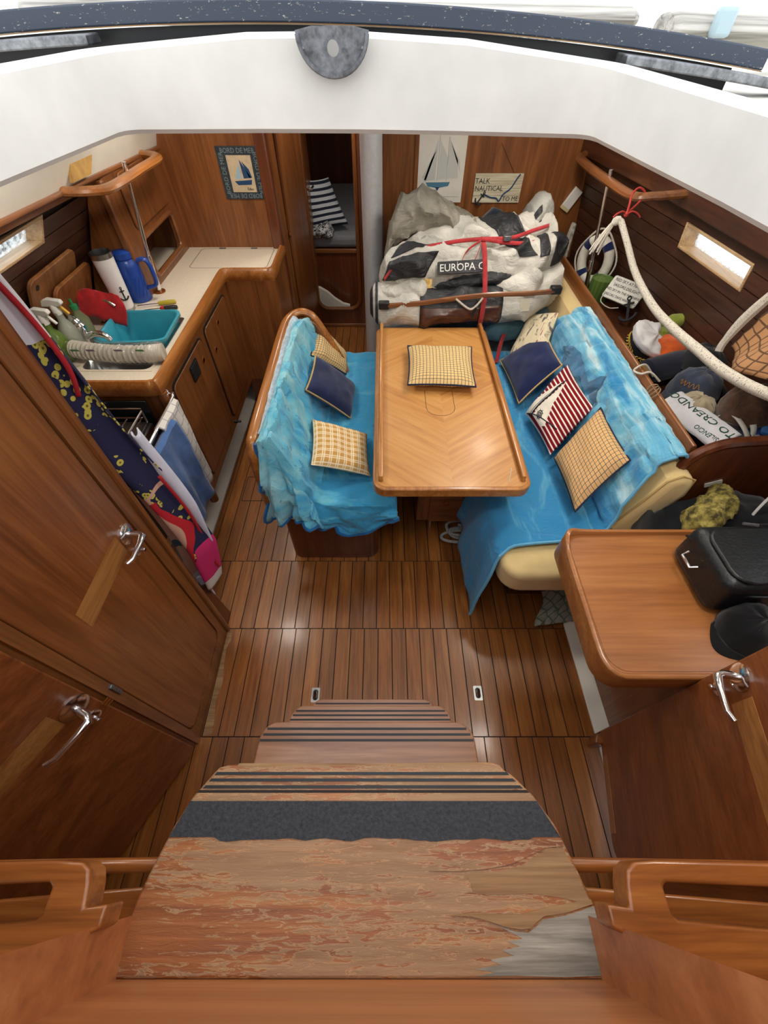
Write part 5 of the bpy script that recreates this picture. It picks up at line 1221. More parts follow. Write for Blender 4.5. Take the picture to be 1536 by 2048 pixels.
# captain's hat
ch = T('captain_hat', 'white captain hat with a black band and gold leaf embroidery on the shelf', 'hat', (1.29, 1.95, .755))
HX, HY = 0.0, 0.0
Mh = Matrix.Translation((1.285, 1.935, .785)) @ Matrix.Rotation(math.radians(24), 4, Vector((.75, -.66, 0)).cross(Vector((0, 0, 1))) * -1)
def hput(o): o.data.transform(Mh); return o
hput(MB().lathe([(.086, -.01), (.092, .01), (.095, .048), (.09, .05)], (0, 0, 0), 30).build('hat_band', plain('hat_black', (20, 22, 30), .8), ch))
def crown(u, v):
    a = u * 2 * PI; r = interp([(0, .092), (.25, .108), (.5, .106), (.75, .075), (1, .001)], v); z = interp([(0, .046), (.25, .062), (.5, .085), (.75, .098), (1, .10)], v)
    nz = fbm(math.cos(a) * 2.4, math.sin(a) * 2.4, v * 2 + 3); return (r * math.cos(a) * (1 + .1 * nz), r * math.sin(a) * (1 + .1 * nz), z + .024 * nz * v)
hput(MB().grid(crown, 40, 16, cu=True).build('crown', cloth('hat_white', (220, 220, 224), .05, 20), ch, ang=80))
hput(MB().prism([((.09 + (.04 if jj else 0)) * math.cos(a), (.09 + (.045 if jj else 0)) * math.sin(a)) for jj in (0, 1) for a in ([math.radians(175 + i * 11) for i in range(11)] if jj == 0 else [math.radians(285 - i * 11) for i in range(11)])], -.012, -.007, 'z').build('visor', bpy.data.materials['hat_black'], ch))
gold = plain('gold_thread', (214, 178, 66), .5)
for k in range(15):
    a = math.radians(160 + k * 10.0); zz = .008 + .024 * abs(k - 7) / 7
    d = 1 if k < 7 else -1
    for s in (-1, 1):
        c = Vector((.0955 * math.cos(a), .0955 * math.sin(a), zz)); tang = Vector((-math.sin(a), math.cos(a), 0))
        hput(MB().tube([c, c + tang * .008 * -d + Vector((0, 0, .007 * s + .002)), c + tang * .016 * -d + Vector((0, 0, .012 * s + .003))], [.001, .004, .0008], 5).build('gold_leaf', gold, ch))
def cap(name, label, c, m, yaw, s=1.0, tilt=0.0, bill=None, pitch=0.0):
    o = T(name, label, 'cap', c); Mt = Matrix.Translation(c) @ Matrix.Rotation(yaw, 4, 'Z') @ Matrix.Rotation(tilt, 4, 'X') @ Matrix.Rotation(pitch, 4, 'Y') @ Matrix.Scale(s, 4)
    def dome(u, v):
        a = u * 2 * PI; ph = v * PI / 2; n = fbm(math.cos(a) * 2, math.sin(a) * 2, v * 2 + c[0] * 9)
        r = .088 * math.cos(ph) ** .7 * (1 + .07 * n); return Mt @ Vector((r * 1.1 * math.cos(a), r * math.sin(a), .095 * math.sin(ph) * (1 + .12 * n)))
    MB().grid(dome, 36, 14, cu=True).build('crown', m, o, ang=80, solid=.003)
    def bl_(u, v):
        a = lerp(-.95, .95, u); r0 = .088; x = r0 * 1.1 * math.cos(a) + .065 * v * math.cos(a * .6); y = r0 * math.sin(a) * (1 - .05 * v)
        return Mt @ Vector((x, y, .004 - .02 * v * v - .045 * (y / .088) ** 2 * v))
    MB().grid(bl_, 20, 8).build('peak', bill or m, o, solid=.004, ang=80)
    MB().lathe([(.006, 0), (.005, .004), (.001, .005)], Mt @ Vector((0, 0, .094)), 8).build('button', m, o)
    for k in range(3):
        MB().tube([Vector(dome(k / 6 + .04, t / 8)) for t in range(9)], .0012, 5).build('seam', bill or m, o); MB().tube([Vector(dome(k / 6 + .54, t / 8)) for t in range(9)], .0012, 5).build('seam', bill or m, o)
    return o, Mt, dome
cap('peaked_hat', 'orange cap behind the captain hat', (1.385, 1.86, .79), cloth('orange_cotton', (206, 92, 40), .15, 20), math.radians(-125), 1.0, .25, pitch=-.35)
gp = T('green_plush', 'lime green plush toy behind the orange cap', 'toy', (1.40, 2.0, .80))
gm = cloth('lime_plush', (136, 150, 62), .15, 20)
g = lump([(1.37, 1.97, .80), (1.40, 1.99, .85), (1.42, 2.0, .90)], .05, .006, 9, 2, 1, .9, .35); 
MB().lathe([(.01, -.04), (.045, -.02), (.05, .01), (.03, .045), (.004, .055)], (1.375, 1.97, .83), 18).build('body', gm, gp); MB().lathe([(.004, -.06), (.025, -.045), (.036, -.01), (.03, .03), (.004, .048)], (1.42, 1.985, .905), 18, Matrix.Rotation(1.3, 4, 'Y') @ Matrix.Rotation(.5, 4, 'Z')).build('head', gm, gp)
cap('peaked_hat', 'black cap beside the hull on the shelf under the hanging net end', (1.44, 1.68, .83), cloth('black_cotton', (22, 24, 28), .2, 20), math.radians(-60), 1.1, -.2)
nr_ = T('navy_bedroll', 'rolled navy fleece with a tan round end on the shelf below the captain hat', 'roll', (1.3, 1.72, .76))
MB().tube([(1.20, 1.69, .815), (1.21, 1.692, .815), (1.35, 1.73, .83), (1.47, 1.76, .835)], [.045, .056, .060, .05], 18).build('roll', cloth('navy_fleece', (22, 26, 46), .2, 20), nr_)
MB().lathe([(.032, 0), (.03, .004), (.001, .006)], (1.198, 1.6885, .815), 18, Matrix.Rotation(-PI / 2 , 4, 'Y') @ Matrix.Rotation(.25, 4, 'X')).build('end_disc', plain('tan_cork', (178, 140, 80), .8), nr_)
o, Mt, dome = cap('peaked_hat', 'faded navy cap with orange script on its front, on the shelf below the net', (1.36, 1.545, .80), cloth('washed_navy', (52, 60, 78), .2, 20), math.radians(-150), 1.12, .1, pitch=-.1)
def scr(t): p = Vector(dome(-.07 + .16 * t, .42 + .06 * math.sin(t * 30))); d = (p - Vector(Mt.translation)).normalized(); return p + d * .003
MB().tube([scr(t / 40) for t in range(41)], .0016, 5).build('script', plain('orange_thread', (150, 104, 50), .8), o)
cap('peaked_hat', 'beige cap with a navy peak turned over beside the white printed cap', (1.30, 1.42, .775), cloth('beige_cotton', (170, 156, 130), .12, 20), math.radians(40), 1.0, .0, cloth('navy_peak', (26, 30, 44), .1, 20), pitch=.1)
# white printed cap folded flat
wcn = frame((1.262, 1.328, .838), (-.4, .9, .03), (-.9, -.4, -.32))
wc_ = T('white_printed_cap', 'folded white cloth cap with green TO CREANDO lettering at the aft end of the shelf', 'cap', (1.26, 1.33, .80))
def fold(u, v):
    x = lerp(-.15, .14, u); y = lerp(-.058, .062, v); return wcn @ Vector((x, y, .006 * fbm(u * 4, v * 3, 1) + .02 * math.sin(v * PI) * (1 - .4 * u) - .03 * max(0, abs(2 * v - 1) - .7)))
MB().grid(fold, 30, 14).build('cloth', cloth('cap_white', (222, 222, 228), .05, 20), wc_, solid=.012, ang=80)
ig = plain('dark_green_print', (30, 76, 58), .8)
def lay(txt, size, x, y):
    me = text_mesh('lettering', txt, size, Matrix.Translation((x, y, 0)), ig, None).data
    for vv in me.vertices:
        u = (vv.co.x + .15) / .29; v = (vv.co.y + .058) / .12; p = Vector(fold(u, v)); zl = vv.co.z
        vv.co = p + wcn.to_3x3() @ Vector((0, 0, .0075 + zl))
    o = [q for q in bpy.data.objects if q.data == me][0]; link(o, wc_)
lay('TO CREANDO', .046, .0, -.008); lay('SILENCIO', .024, -.075, .04)
cap('peaked_hat', 'brown corduroy cap at the right edge of the shelf', (1.45, 1.33, .86), cloth('brown_cord', (72, 50, 36), .25, 40), math.radians(-170), 1.15, .2, cloth('dark_peak', (28, 24, 24), .1, 20), pitch=.15)
bb = T('blue_bottle', 'blue bottle lying at the aft end of the shelf', 'bottle', (1.44, 1.2, .80))
MB().lathe([(.001, -.08), (.03, -.08), (.036, -.07), (.036, .05), (.03, .06), (.001, .06)], (1.46, 1.205, .85), 18, Matrix.Rotation(1.2, 4, 'Y') @ Matrix.Rotation(.3, 4, 'X')).build('body', plain('blue_plastic', (22, 44, 92), .35), bb)
MB().lathe([(.02, 0), (.02, .012), (.008, .016)], (1.425, 1.19, .885), 16, Matrix.Rotation(-.3, 4, 'Y')).build('cap_button', plain('mid_blue_plastic', (40, 80, 130), .3), bb)
sd = T('grey_sandal', 'grey and navy sandal strap beside the white printed cap', 'sandal', (1.36, 1.26, .80))
MB().prism(rrect(-.05, .09, -.032, .032, .03), 0, .015, 'z', frame((1.37, 1.26, .835), (-.15, -.95, .1), (.9, -.15, .3))).build('sole', plain('navy_foam', (34, 40, 56), .7), sd, bevel=.003)
ribbon([(1.33, 1.33, .84), (1.37, 1.32, .885), (1.40, 1.28, .89), (1.40, 1.22, .875), (1.385, 1.18, .84)], .022, (.8, .2, .4), 'strap', sd, .004, plain('grey_strap', (170, 168, 160), .8)); ribbon([(1.36, 1.34, .85), (1.355, 1.29, .885), (1.36, 1.22, .88), (1.375, 1.18, .85)], .016, (.9, .1, .3), 'strap', sd, .004, bpy.data.materials['grey_strap'])
lp_ = T('fiddle_cord', 'thin pale cord looped around the shelf fiddle', 'cord', (1.14, 1.5, .86))
MB().tube(crv([(1.20, 1.62, .84), (1.15, 1.64, .885), (1.10, 1.62, .87), (1.115, 1.585, .875), (1.15, 1.58, .885), (1.19, 1.55, .86)], 6), .0045, 6).build('loop', M['rope_w'], lp_)
tc = plain('tan_cord', (140, 120, 92), .9)
for k in range(4): MB().tube(crv([(1.165, 1.49 + k * .012, .80), (1.16, 1.50, .86), (1.14, 1.495 - k * .014, .882), (1.118, 1.50 - k * .02, .86), (1.115, 1.48 + k * .01, .78)], 5), .003, 5).build('wrapping', tc, lp_)
pb = MB().prism([(-.02, -.09), (.035, -.09), (.022, .09), (-.008, .095)], 0, .02, 'z', frame((1.165, 2.98, .93), (.8, -.5, 0), (.25, .1, .95)))
tag(pb.build('patterned_pouch', bwp() if False else plain('mottled_pouch', (150, 146, 136), .8, 0, .4, 40), bevel=.006), 'narrow mottled grey pouch standing behind the lifebuoy', 'pouch')
# hammock net and cord
hm = T('net_hammock', 'white cotton net hammock gathered into a rope across the starboard side', 'hammock', (1.06, 2.16, 1.27))
def net():
    t = NT('white_net_cord'); n = t.noise(t.coord('UV', (14, 420, 1)), 1.0, 2, .5, .5); n2 = t.noise(t.coord('Object', (1, 1, 1)), 60, 3)
    t.bump(n, .6, .01); return t.out(t.ramp(n, (.34, (104, 98, 90)), (.42, (200, 194, 182)), (.7, (214, 208, 196))), .9)
HPATH = [(1.055, 2.165, 1.275), (1.075, 2.05, 1.21), (1.09, 1.95, 1.155), (1.095, 1.83, 1.125), (1.10, 1.68, 1.105), (1.10, 1.51, 1.11), (1.10, 1.34, 1.125), (1.10, 1.18, 1.142), (1.10, 1.0, 1.187), (1.10, .8, 1.27)]
MB().tube(crv(HPATH, 8), [.010] + [.0135] * 8 + [lerp(.0135, .017, min(1, i / 40)) for i in range(64)], 12).build('gathered_net', net(), hm)
q = MB()
for k in range(9):
    a = k * .7; q.tube(crv([(1.055, 2.165, 1.275), (1.035 + .006 * math.cos(a), 2.17, 1.268), (1.01 + .012 * math.cos(a), 2.165 + .01 * math.sin(a), 1.225), (.985 + .022 * math.cos(a), 2.16 + .02 * math.sin(a), 1.165 - .012 * (k % 3))], 5), .0035, 5)
q.build('tassel', M['rope_w'], hm); MB().lathe([(.008, -.02), (.017, -.008), (.017, .008), (.008, .02)], (1.04, 2.168, 1.27), 12, Matrix.Rotation(.9, 4, 'Y')).build('knot', M['rope_w'], hm)
q = MB(); q.tube(crv([(1.42, 1.38, 1.40), (1.30, 1.40, 1.28), (1.22, 1.405, 1.20), (1.17, 1.40, 1.165)], 6), [.004, .006, .01, .014] + [.016] * 12 + [.014, .010, .006][:3], 8) if False else q.tube(crv([(1.42, 1.50, 1.36), (1.33, 1.46, 1.27), (1.28, 1.45, 1.18), (1.255, 1.44, 1.10), (1.25, 1.43, 1.07)], 6), [.006 + .012 * math.sin(min(1, i / 17) * PI * .8) for i in range(25)], 8)
tag(q.build('hammock_end', bpy.data.materials['white_net_cord']), 'tapering white net end hanging by the checked shirt', 'net')
rc = T('hammock_lanyard', 'red cord tied to the starboard handrail holding up the hammock', 'cord', (1.08, 2.24, 1.35))
rcm = plain('red_cord', (170, 50, 44), .8)
MB().tube(crv([(1.075, 2.17, 1.29), (1.085, 2.20, 1.325), (1.10, 2.24, 1.35), (1.13, 2.26, 1.368), (1.16, 2.25, 1.35), (1.13, 2.22, 1.32), (1.085, 2.185, 1.30)], 6), .0045, 6, ).build('loop', rcm, rc)
for sg in (-1, 1): MB().tube(crv([(1.075, 2.175, 1.292), (1.075 + sg * .02, 2.17, 1.305), (1.075 + sg * .045, 2.165, 1.298), (1.075 + sg * .06, 2.16, 1.285)], 4), .0035, 6).build('tail', rcm, rc)
q = MB(); q.lathe([(.004, -.01), (.010, -.004), (.010, .005), (.004, .011)], (1.075, 2.175, 1.292), 8); q.build('knot', rcm, rc)
def shirt_mat():
    t = NT('brown_black_check'); x, y, _ = t.sep(t.coord('UV')); l = t.math('MAXIMUM', stripes(t, x, 1 / .035, .16), stripes(t, y, 1 / .03, .16)); return t.out(t.mix(t.math('MULTIPLY', l, .8), lin((172, 128, 88)), lin((52, 38, 32))), .95)
def shf(u, v): return (1.39 - .13 * v + .03 * math.sin(u * 8 + v) - .02 * fbm(u * 3, v * 3, 2), 1.44 - .36 * u, 1.33 - .24 * v - .02 * math.sin(u * 6))
tag(MB().grid(shf, 30, 20, (.36, .26)).build('checked_shirt', shirt_mat(), solid=.01, ang=80), 'brown and black checked shirt hanging at the right edge', 'shirt')

# ================================================================= NAV STATION ITEMS
bg = T('black_satchel', 'black leather satchel with a metal ring lying on the nav table', 'bag', (1.15, .65, .74))
lea = plain('black_leather', (20, 24, 27), .42, 0, .2, 60, 0, .25)
def bagp(u, v, t=0): pass
Mb = frame((1.19, .655, .741), (1, .02, 0), (-.02, 1, 0))
MB().prism(rrect(-.24, .33, -.115, .11, .035, 5), 0, .15, 'z', Mb).build('bag_body', lea, bg, bevel=.03, seg=4)
MB().prism(rrect(-.225, .33, -.105, .085, .05, 5), .147, .16, 'z', Mb).build('flap', lea, bg, bevel=.006)
MB().tube([Mb @ Vector(p) for p in crv([(-.238, .10, .10), (-.235, .04, .125), (-.23, -.06, .11), (-.18, -.112, .105), (0, -.118, .105), (.3, -.118, .105)], 5)], .004, 6).build('flap_piping', lea, bg)
MB().tube([Mb @ Vector(p) for p in ((-.245, .05, .085), (-.262, .045, .075), (-.262, .0, .075), (-.245, -.005, .085))], .0045, 8).build('metal_ring', M['chrome'], bg)
MB().tube([Mb @ Vector(p) for p in ((-.08, .098, .156), (.15, .098, .156))], .003, 6).build('zip', M['rubber'], bg)
MB().tube([Mb @ Vector(p) for p in ((-.10, .099, .160), (-.06, .090, .162))], .005, 6).build('zip_pull', M['galv'], bg)
MB().tube([Mb @ Vector(p) for p in ((-.13, -.118, .05), (-.11, -.122, .05))], .006, 8).build('clasp', M['galv'], bg)
cap('peaked_hat', 'black felt cap lying on the nav table beside the satchel', (1.055, .475, .742), cloth('black_felt', (16, 18, 21), .15, 20), math.radians(205), .9)
MB_w = MB().tube(crv([(.985, .55, .80), (1.02, .54, .785), (1.08, .545, .795), (1.16, .54, .80), (1.3, .55, .80)], 6), .003, 6)
tag(MB_w.build('thin_cable', plain('grey_cable', (140, 140, 140), .5)), 'thin grey cable lying between satchel and black cap', 'cable')
dj = lump([(1.02, .93, .52), (1.15, .95, .60), (1.3, .95, .64), (1.5, .93, .62)], .10, .03, 7, 6.0, 1, 1, .2)
tag(lump_mesh(dj, 50, 28).build('dark_jacket', cloth('black_jacket', (16, 19, 24), .3, 15), ang=80), 'dark jacket stuffed into the recess behind the nav table', 'jacket')
def camo():
    t = NT('olive_mottle'); n = t.noise(t.coord('Object'), 40, 4, .6); return t.out(t.ramp(n, (.38, (62, 56, 28)), (.5, (124, 112, 52)), (.62, (160, 148, 78))), .9)
cg = lump([(1.10, .90, .66), (1.16, .93, .72), (1.24, .98, .74), (1.30, 1.0, .70)], [(0, .03), (.4, .05), (1, .045)], .022, 12, 9.0, 1, .8, .3)
tag(lump_mesh(cg, 50, 28).build('olive_gloves', camo(), ang=80), 'crumpled olive mottled gloves behind the nav table', 'gloves')
cb = MB().tube(crv([(1.31, .89, .66), (1.34, .93, .75), (1.40, .97, .80), (1.48, .98, .82), (1.56, .97, .82)], 6), .005, 6)
tag(cb.build('white_cable', plain('white_cable', (200, 200, 198), .5)), 'pale cable arching up behind the satchel', 'cable')
gy = lump([(1.40, .89, .60), (1.45, .93, .68), (1.52, .95, .72)], .06, .01, 8, 4.0, 1, 1, .3)
tag(lump_mesh(gy, 30, 24).build('grey_pouch', cloth('dark_grey_nylon', (58, 60, 68), .2, 20), ang=80), 'dark grey pouch under the pale cable', 'pouch')

# ================================================================= FLOOR ITEMS
rp = T('rope_coil', 'loose coil of grey white rope on the sole under the table', 'rope', (.42, 1.33, 0))
pth = []
for k in range(46):
    t = k / 45; a = t * 2 * PI * 3.6; r = .055 + .02 * math.sin(t * 9)
    pth.append((.41 + .03 * t + r * math.cos(a) * 1.3, 1.315 + .07 * t + r * math.sin(a) * .7, .011 + .012 * (1 + math.sin(a * 1.5 + 1))))
pth += [(.47, 1.42, .02), (.50, 1.47, .012)]
MB().tube(crv(pth, 4), .0085, 7).build('rope', plain('grey_rope', (176, 180, 178), .85, 0, .15, 90, 0, .4), rp)
MB().tube(crv([(.42, 1.40, .03), (.47, 1.385, .045), (.52, 1.40, .03), (.50, 1.44, .03), (.45, 1.43, .045), (.44, 1.39, .03)], 5), .0085, 7).build('rope_end', bpy.data.materials['grey_rope'], rp)
def latt():
    t = NT('grey_green_lattice'); x, y, _ = t.sep(t.coord('UV')); a = t.math('ADD', x, y); b = t.math('SUBTRACT', x, y)
    l = t.math('MAXIMUM', stripes(t, a, 1 / .06, .16), stripes(t, b, 1 / .06, .16)); return t.out(t.mix(l, lin((160, 158, 142)), lin((104, 120, 100))), .95)
def fb(u, v): return (lerp(.79, .99, u) + .02 * math.sin(v * 5) - .05 * v, lerp(1.0, .80, v) + .03 * u, .02 + .05 * math.sin(u * PI) * (.5 + .5 * math.sin(v * 4 + 1)) + .02 * abs(fbm(u * 4, v * 4, 5)))
tag(MB().grid(fb, 24, 24, (.22, .22)).build('lattice_towel', latt(), solid=.012, ang=80), 'grey cloth with a green lattice pattern on the sole under the nav table', 'towel')
def floor_latch(x, y, label):
    o = T('floor_latch', label, 'latch', (x, y, 0))
    MB().prism(rrect(x - .018, x + .018, y - .03, y + .03, .005), 0, .0015, 'z').build('plate', M['steel'], o); MB().prism(rrect(x - .011, x + .011, y - .022, y + .022, .010), .0012, .002, 'z').build('recess', M['black'], o)
    MB().tube([(x, y - .018, .004), (x, y, .008), (x, y + .016, .005)], [.004, .009, .004], 8).build('catch', M['chrome'], o)
floor_latch(-.298, .497, 'chrome floor latch left of the ladder foot'); floor_latch(.41, .505, 'chrome floor latch right of the ladder foot'); floor_latch(-.70, 1.735, 'chrome floor latch beside the port settee')
o = ring_face(rrect(-.86, -.66, 1.60, 1.80, .004, 2), rrect(-.856, -.664, 1.604, 1.796, .004, 2), -.002, .0012, 'z').build('hatch_joint', M['caulk'], fl)
ft = T('foot_button', 'small chrome deck button on the sole near the mast', 'button', (-.18, 2.98, 0)); MB().lathe([(.012, 0), (.012, .004), (.004, .007)], (-.30, 3.05, 0), 12).build('stud', M['chrome'], ft)

tag(MB().tube([(.526, 1.201, .683), (.514, 1.165, .683), (.499, 1.123, .683)], .0016, 5).build('loose_thread', M['rope_w']), 'short white thread lying on the near right corner of the saloon table', 'thread')
# ================================================================= GALLEY ITEMS
tu = T('washing_up_bowl', 'turquoise plastic washing-up bowl standing in the sink', 'bowl', (-1.16, 1.93, .86))
a = rrect(-1.305, -.985, 1.73, 2.028, .05, 5); n = len(a); cx, cy = -1.155, 1.882
def rg(k, z): return [(lerp(cx, p[0], k), lerp(cy, p[1], k), z + .008 * math.sin((p[0] + p[1]) * 20)) for p in a]
rings = [rg(1.0, .925), rg(1.0, .935), rg(.96, .937), rg(.92, .93), rg(.86, .86), rg(.80, .795)]
vs = [p for r in rings for p in r]; fs = [(r * n + i, r * n + (i + 1) % n, (r + 1) * n + (i + 1) % n, (r + 1) * n + i) for r in range(5) for i in range(n)] + [tuple(range(5 * n, 6 * n))]
MB().add(vs, fs).build('bowl', plain('turquoise_plastic', (52, 150, 172), .35, 0, .04, 10), tu, solid=.004, ang=60)
cu = MB().lathe([(.028, 0), (.036, .06), (.038, .062), (.034, .058), (.026, .004), (.001, .003)], (-1.065, 1.80, .80), 20, Matrix.Rotation(.25, 4, 'Y'), caps=False)
tag(cu.build('white_cup', plain('white_plastic', (226, 222, 212), .5), ang=50), 'small white cup inside the turquoise bowl', 'cup')
cs = T('cup_stack', 'sleeve of nested plastic cups in clear wrap across the near sink', 'cups', (-1.17, 1.68, .93))
path = crv([(-1.35, 1.665, .945), (-1.25, 1.648, .94), (-1.13, 1.635, .938), (-1.01, 1.635, .94), (-.955, 1.643, .942)], 6)
for i, p in enumerate(path[:-1]):
    d = (path[i + 1] - p).normalized(); Mc = frame(p, (0, 0, 1), d.cross(Vector((0, 0, 1)))); Mc = frame(p, Vector((0, 0, 1)), d.cross(Vector((0, 0, 1))))
    MB().lathe([(.031, 0), (.036, .010), (.0375, .012), (.033, .013)], (0, 0, 0), 16, Mc).build('cup', plain('cup_white', (212, 206, 192), .5) if i == 0 else bpy.data.materials['cup_white'], cs)
def film():
    t = NT('clear_film'); t.b.inputs['Transmission Weight'].default_value = 0; n = t.noise(t.coord('Object'), 40, 4, .6, .5); t.bump(n, .8, .02)
    gl = t.n('ShaderNodeBsdfGlossy'); gl.inputs['Roughness'].default_value = .15; tr = t.n('ShaderNodeBsdfTransparent'); mx = t.n('ShaderNodeMixShader'); bmp = [q for q in t.t.nodes if q.type == 'BUMP'][0]; t.l(bmp.outputs[0], gl.inputs['Normal'])
    t.l(t.math('MULTIPLY_ADD', n, .35, .02), mx.inputs[0]); t.l(tr.outputs[0], mx.inputs[1]); t.l(gl.outputs[0], mx.inputs[2]); t.l(mx.outputs[0], t.t.nodes['Material Output'].inputs[0]); t.t.nodes.remove(t.b); return t.m
ff = lump([(-1.41, 1.68, .945), (-1.35, 1.665, .945), (-1.25, 1.648, .942), (-1.13, 1.635, .940), (-1.01, 1.635, .942), (-.945, 1.648, .942)], .0455, .004, 14, 3.0, 1, 1, .1)
lump_mesh(ff, 70, 24).build('clear_wrap', film(), cs, ang=80)
for i, (x, c) in enumerate(((-1.30, (70, 130, 80)), (-1.235, (120, 110, 130)), (-1.12, (130, 120, 140)), (-1.03, (80, 140, 90)))):
    MB().grid(lambda u, v, x=x: (x + .03 * u, 1.646 + .046 * math.cos(2.4 + v * 1.1) - .012, .94 + .046 * math.sin(2.4 - v * 1.5)), 4, 6).build('wrap_print', plain('wrap_print_%d' % i, c, .6), cs)
# tap
fc = T('mixer_tap', 'chrome mixer tap beside the galley sink', 'tap', (-1.33, 1.77, .9))
MB().lathe([(.026, 0), (.026, .006), (.02, .012), (.02, .07), (.023, .078), (.023, .10), (.015, .108)], (-1.335, 1.765, .9), 20).build('body', M['chrome'], fc)
MB().tube(crv([(-1.33, 1.765, .945), (-1.28, 1.755, .965), (-1.235, 1.748, .96), (-1.215, 1.745, .94)], 5), [.015] * 10 + [.013] * 6, 12).build('spout', M['chrome'], fc)
MB().tube([(-1.335, 1.765, 1.0), (-1.36, 1.775, 1.03), (-1.39, 1.79, 1.045)], [.02, .013, .008], 12).build('lever', M['chrome'], fc)
MB().lathe([(.02, 0), (.024, .01), (.02, .022), (.001, .026)], (-1.34, 1.767, 1.0), 18, Matrix.Rotation(-.4, 4, 'Y')).build('lever_cap', M['chrome'], fc)
pt_ = T('pump_tap', 'slim chrome pump tap under the red cloth', 'tap', (-1.36, 1.98, .9))
MB().lathe([(.022, 0), (.018, .008), (.008, .012), (.008, .09)], (-1.36, 1.98, .9), 16).build('stem', M['chrome'], pt_); MB().tube(crv([(-1.36, 1.98, .985), (-1.34, 1.975, 1.01), (-1.29, 1.965, 1.01), (-1.26, 1.96, .99)], 5), .007, 10).build('spout', M['chrome'], pt_)
def rcl(u, v):
    x = lerp(-1.44, -1.24, u); s = abs(2 * v - 1); y = 1.985 + (v - .5) * .10 * (1.2 - .4 * u); z = 1.058 - .085 * s ** 1.4 - .05 * abs(u - .35) + .012 * fbm(u * 5, v * 4, 2) - .04 * u * s
    return (x + .02 * math.sin(v * 6), y, z)
tag(MB().grid(rcl, 26, 22).build('red_dishcloth', cloth('red_cotton', (176, 36, 40), .15, 20), solid=.006, ang=80), 'red dishcloth draped over the slim galley tap', 'cloth')
tm = T('white_tumbler', 'tall white steel tumbler with an anchor drawing on the galley worktop', 'tumbler', (-1.31, 2.11, .9))
TMx, TMy = -1.31, 2.12
MB().lathe([(.040, .912), (.047, 1.14)], (TMx, TMy, 0), 26, caps=False).build('sleeve', plain('white_enamel', (226, 222, 220), .3), tm)
MB().lathe([(.038, .9), (.041, .902), (.0415, .914), (.04, .915)], (TMx, TMy, 0), 26).build('base_ring', M['steel'], tm)
MB().lathe([(.047, 1.14), (.0495, 1.142), (.0495, 1.162), (.044, 1.164), (.043, 1.15), (.036, .93), (.001, .928)], (TMx, TMy, 0), 26, caps=False).build('steel_lip', M['steel'], tm)
Man = frame((TMx + .034, TMy - .0285, .985), (.64, .77, 0), (0, 0, 1)); anchor(Man, .028, M['ink_black'], tm)
tj = T('blue_flask', 'blue plastic vacuum jug with a handle beside the white tumbler', 'jug', (-1.25, 2.23, .9))
bl_p = plain('cobalt_plastic', (28, 66, 150), .3, 0, .05, 20)
MB().lathe([(.05, .9), (.055, .905), (.055, 1.06), (.05, 1.085), (.042, 1.095), (.046, 1.10), (.046, 1.125), (.03, 1.135), (.001, 1.136)], (-1.275, 2.235, 0), 24).build('body', bl_p, tj)
MB().tube(crv([(-1.225, 2.245, 1.08), (-1.185, 2.25, 1.085), (-1.17, 2.252, 1.04), (-1.175, 2.25, .97), (-1.22, 2.243, .955)], 5), .012, 10, sq=(1.3, .8)).build('handle', bl_p, tj)
for k in range(6):
    a = -2.2 + k * .35; MB().tube([(-1.275 + .0555 * math.cos(a + t * .12), 2.235 + .0555 * math.sin(a + t * .12), .93 + t * .018) for t in range(6)], .0022, 5).build('raised_rib', bl_p, tj)
def driver(name, label, p0, p1, c1, c2):
    o = T(name, label, 'screwdriver', p1); a = Vector(p0); b = Vector(p1); d = (b - a)
    MB().tube([a, a.lerp(b, .55)], .003, 8).build('shaft', M['chrome'], o); MB().tube([a.lerp(b, t) for t in (.53, .56, .6, .68, .9, .98, 1)], [.005, .008, .0075, .0105, .0105, .009, .005], 10).build('handle', plain(name + '_handle', c1, .35), o)
    MB().tube([a.lerp(b, t) for t in (.56, .64)], [.0095, .0105], 10).build('collar', plain(name + '_collar', c2, .4), o)
driver('yellow_screwdriver', 'screwdriver with a yellow handle on the galley worktop', (-1.258, 2.135, .911), (-1.077, 2.185, .911), (176, 160, 40), (176, 160, 40)); driver('red_screwdriver', 'screwdriver with a red and black handle on the galley worktop', (-1.225, 2.085, .911), (-1.05, 2.125, .911), (36, 34, 34), (180, 40, 40))
def spray(name, label, x, y, hh, body, head, tip, lean=0):
    o = T(name, label, 'bottle', (x, y, .9)); Mt = Matrix.Translation((x, y, .9)) @ Matrix.Rotation(lean, 4, 'Y')
    MB().lathe([(.034, 0), (.038, .006), (.038, hh * .5), (.03, hh * .65), (.014, hh * .8), (.014, hh)], (0, 0, 0), 20, Mt @ Matrix.Scale(1.25, 4, (0, 1, 0))).build('body', body, o)
    MB().lathe([(.017, hh - .01), (.017, hh + .02), (.012, hh + .03)], (0, 0, 0), 14, Mt).build('collar', head, o)
    MB().prism([(-.05, 0), (.03, .002), (.045, .012), (.04, .026), (-.01, .034), (-.05, .02)], -.011, .011, 'y', Mt @ Matrix.Translation((0, 0, hh + .022))).build('spray_head', head, o, bevel=.004); MB().prism([(.028, .004), (.05, -.03), (.044, -.034), (.018, .0)], -.006, .006, 'y', Mt @ Matrix.Translation((0, 0, hh + .022))).build('trigger', tip, o, bevel=.002)
    MB().prism(rrect(-.03, .03, .02, .07, .006), -.0415 * 1.0, -.0405, 'y', Mt @ Matrix.Scale(1.25, 4, (0, 1, 0))).build('label', plain(name + '_label', (170, 176, 168), .6), o)
def clearp(name, c, a=.5):
    t = NT(name); m = t.out(lin(c), .15, 0, .1); t.b.inputs['Transmission Weight'].default_value = a; t.b.inputs['IOR'].default_value = 1.3; return m
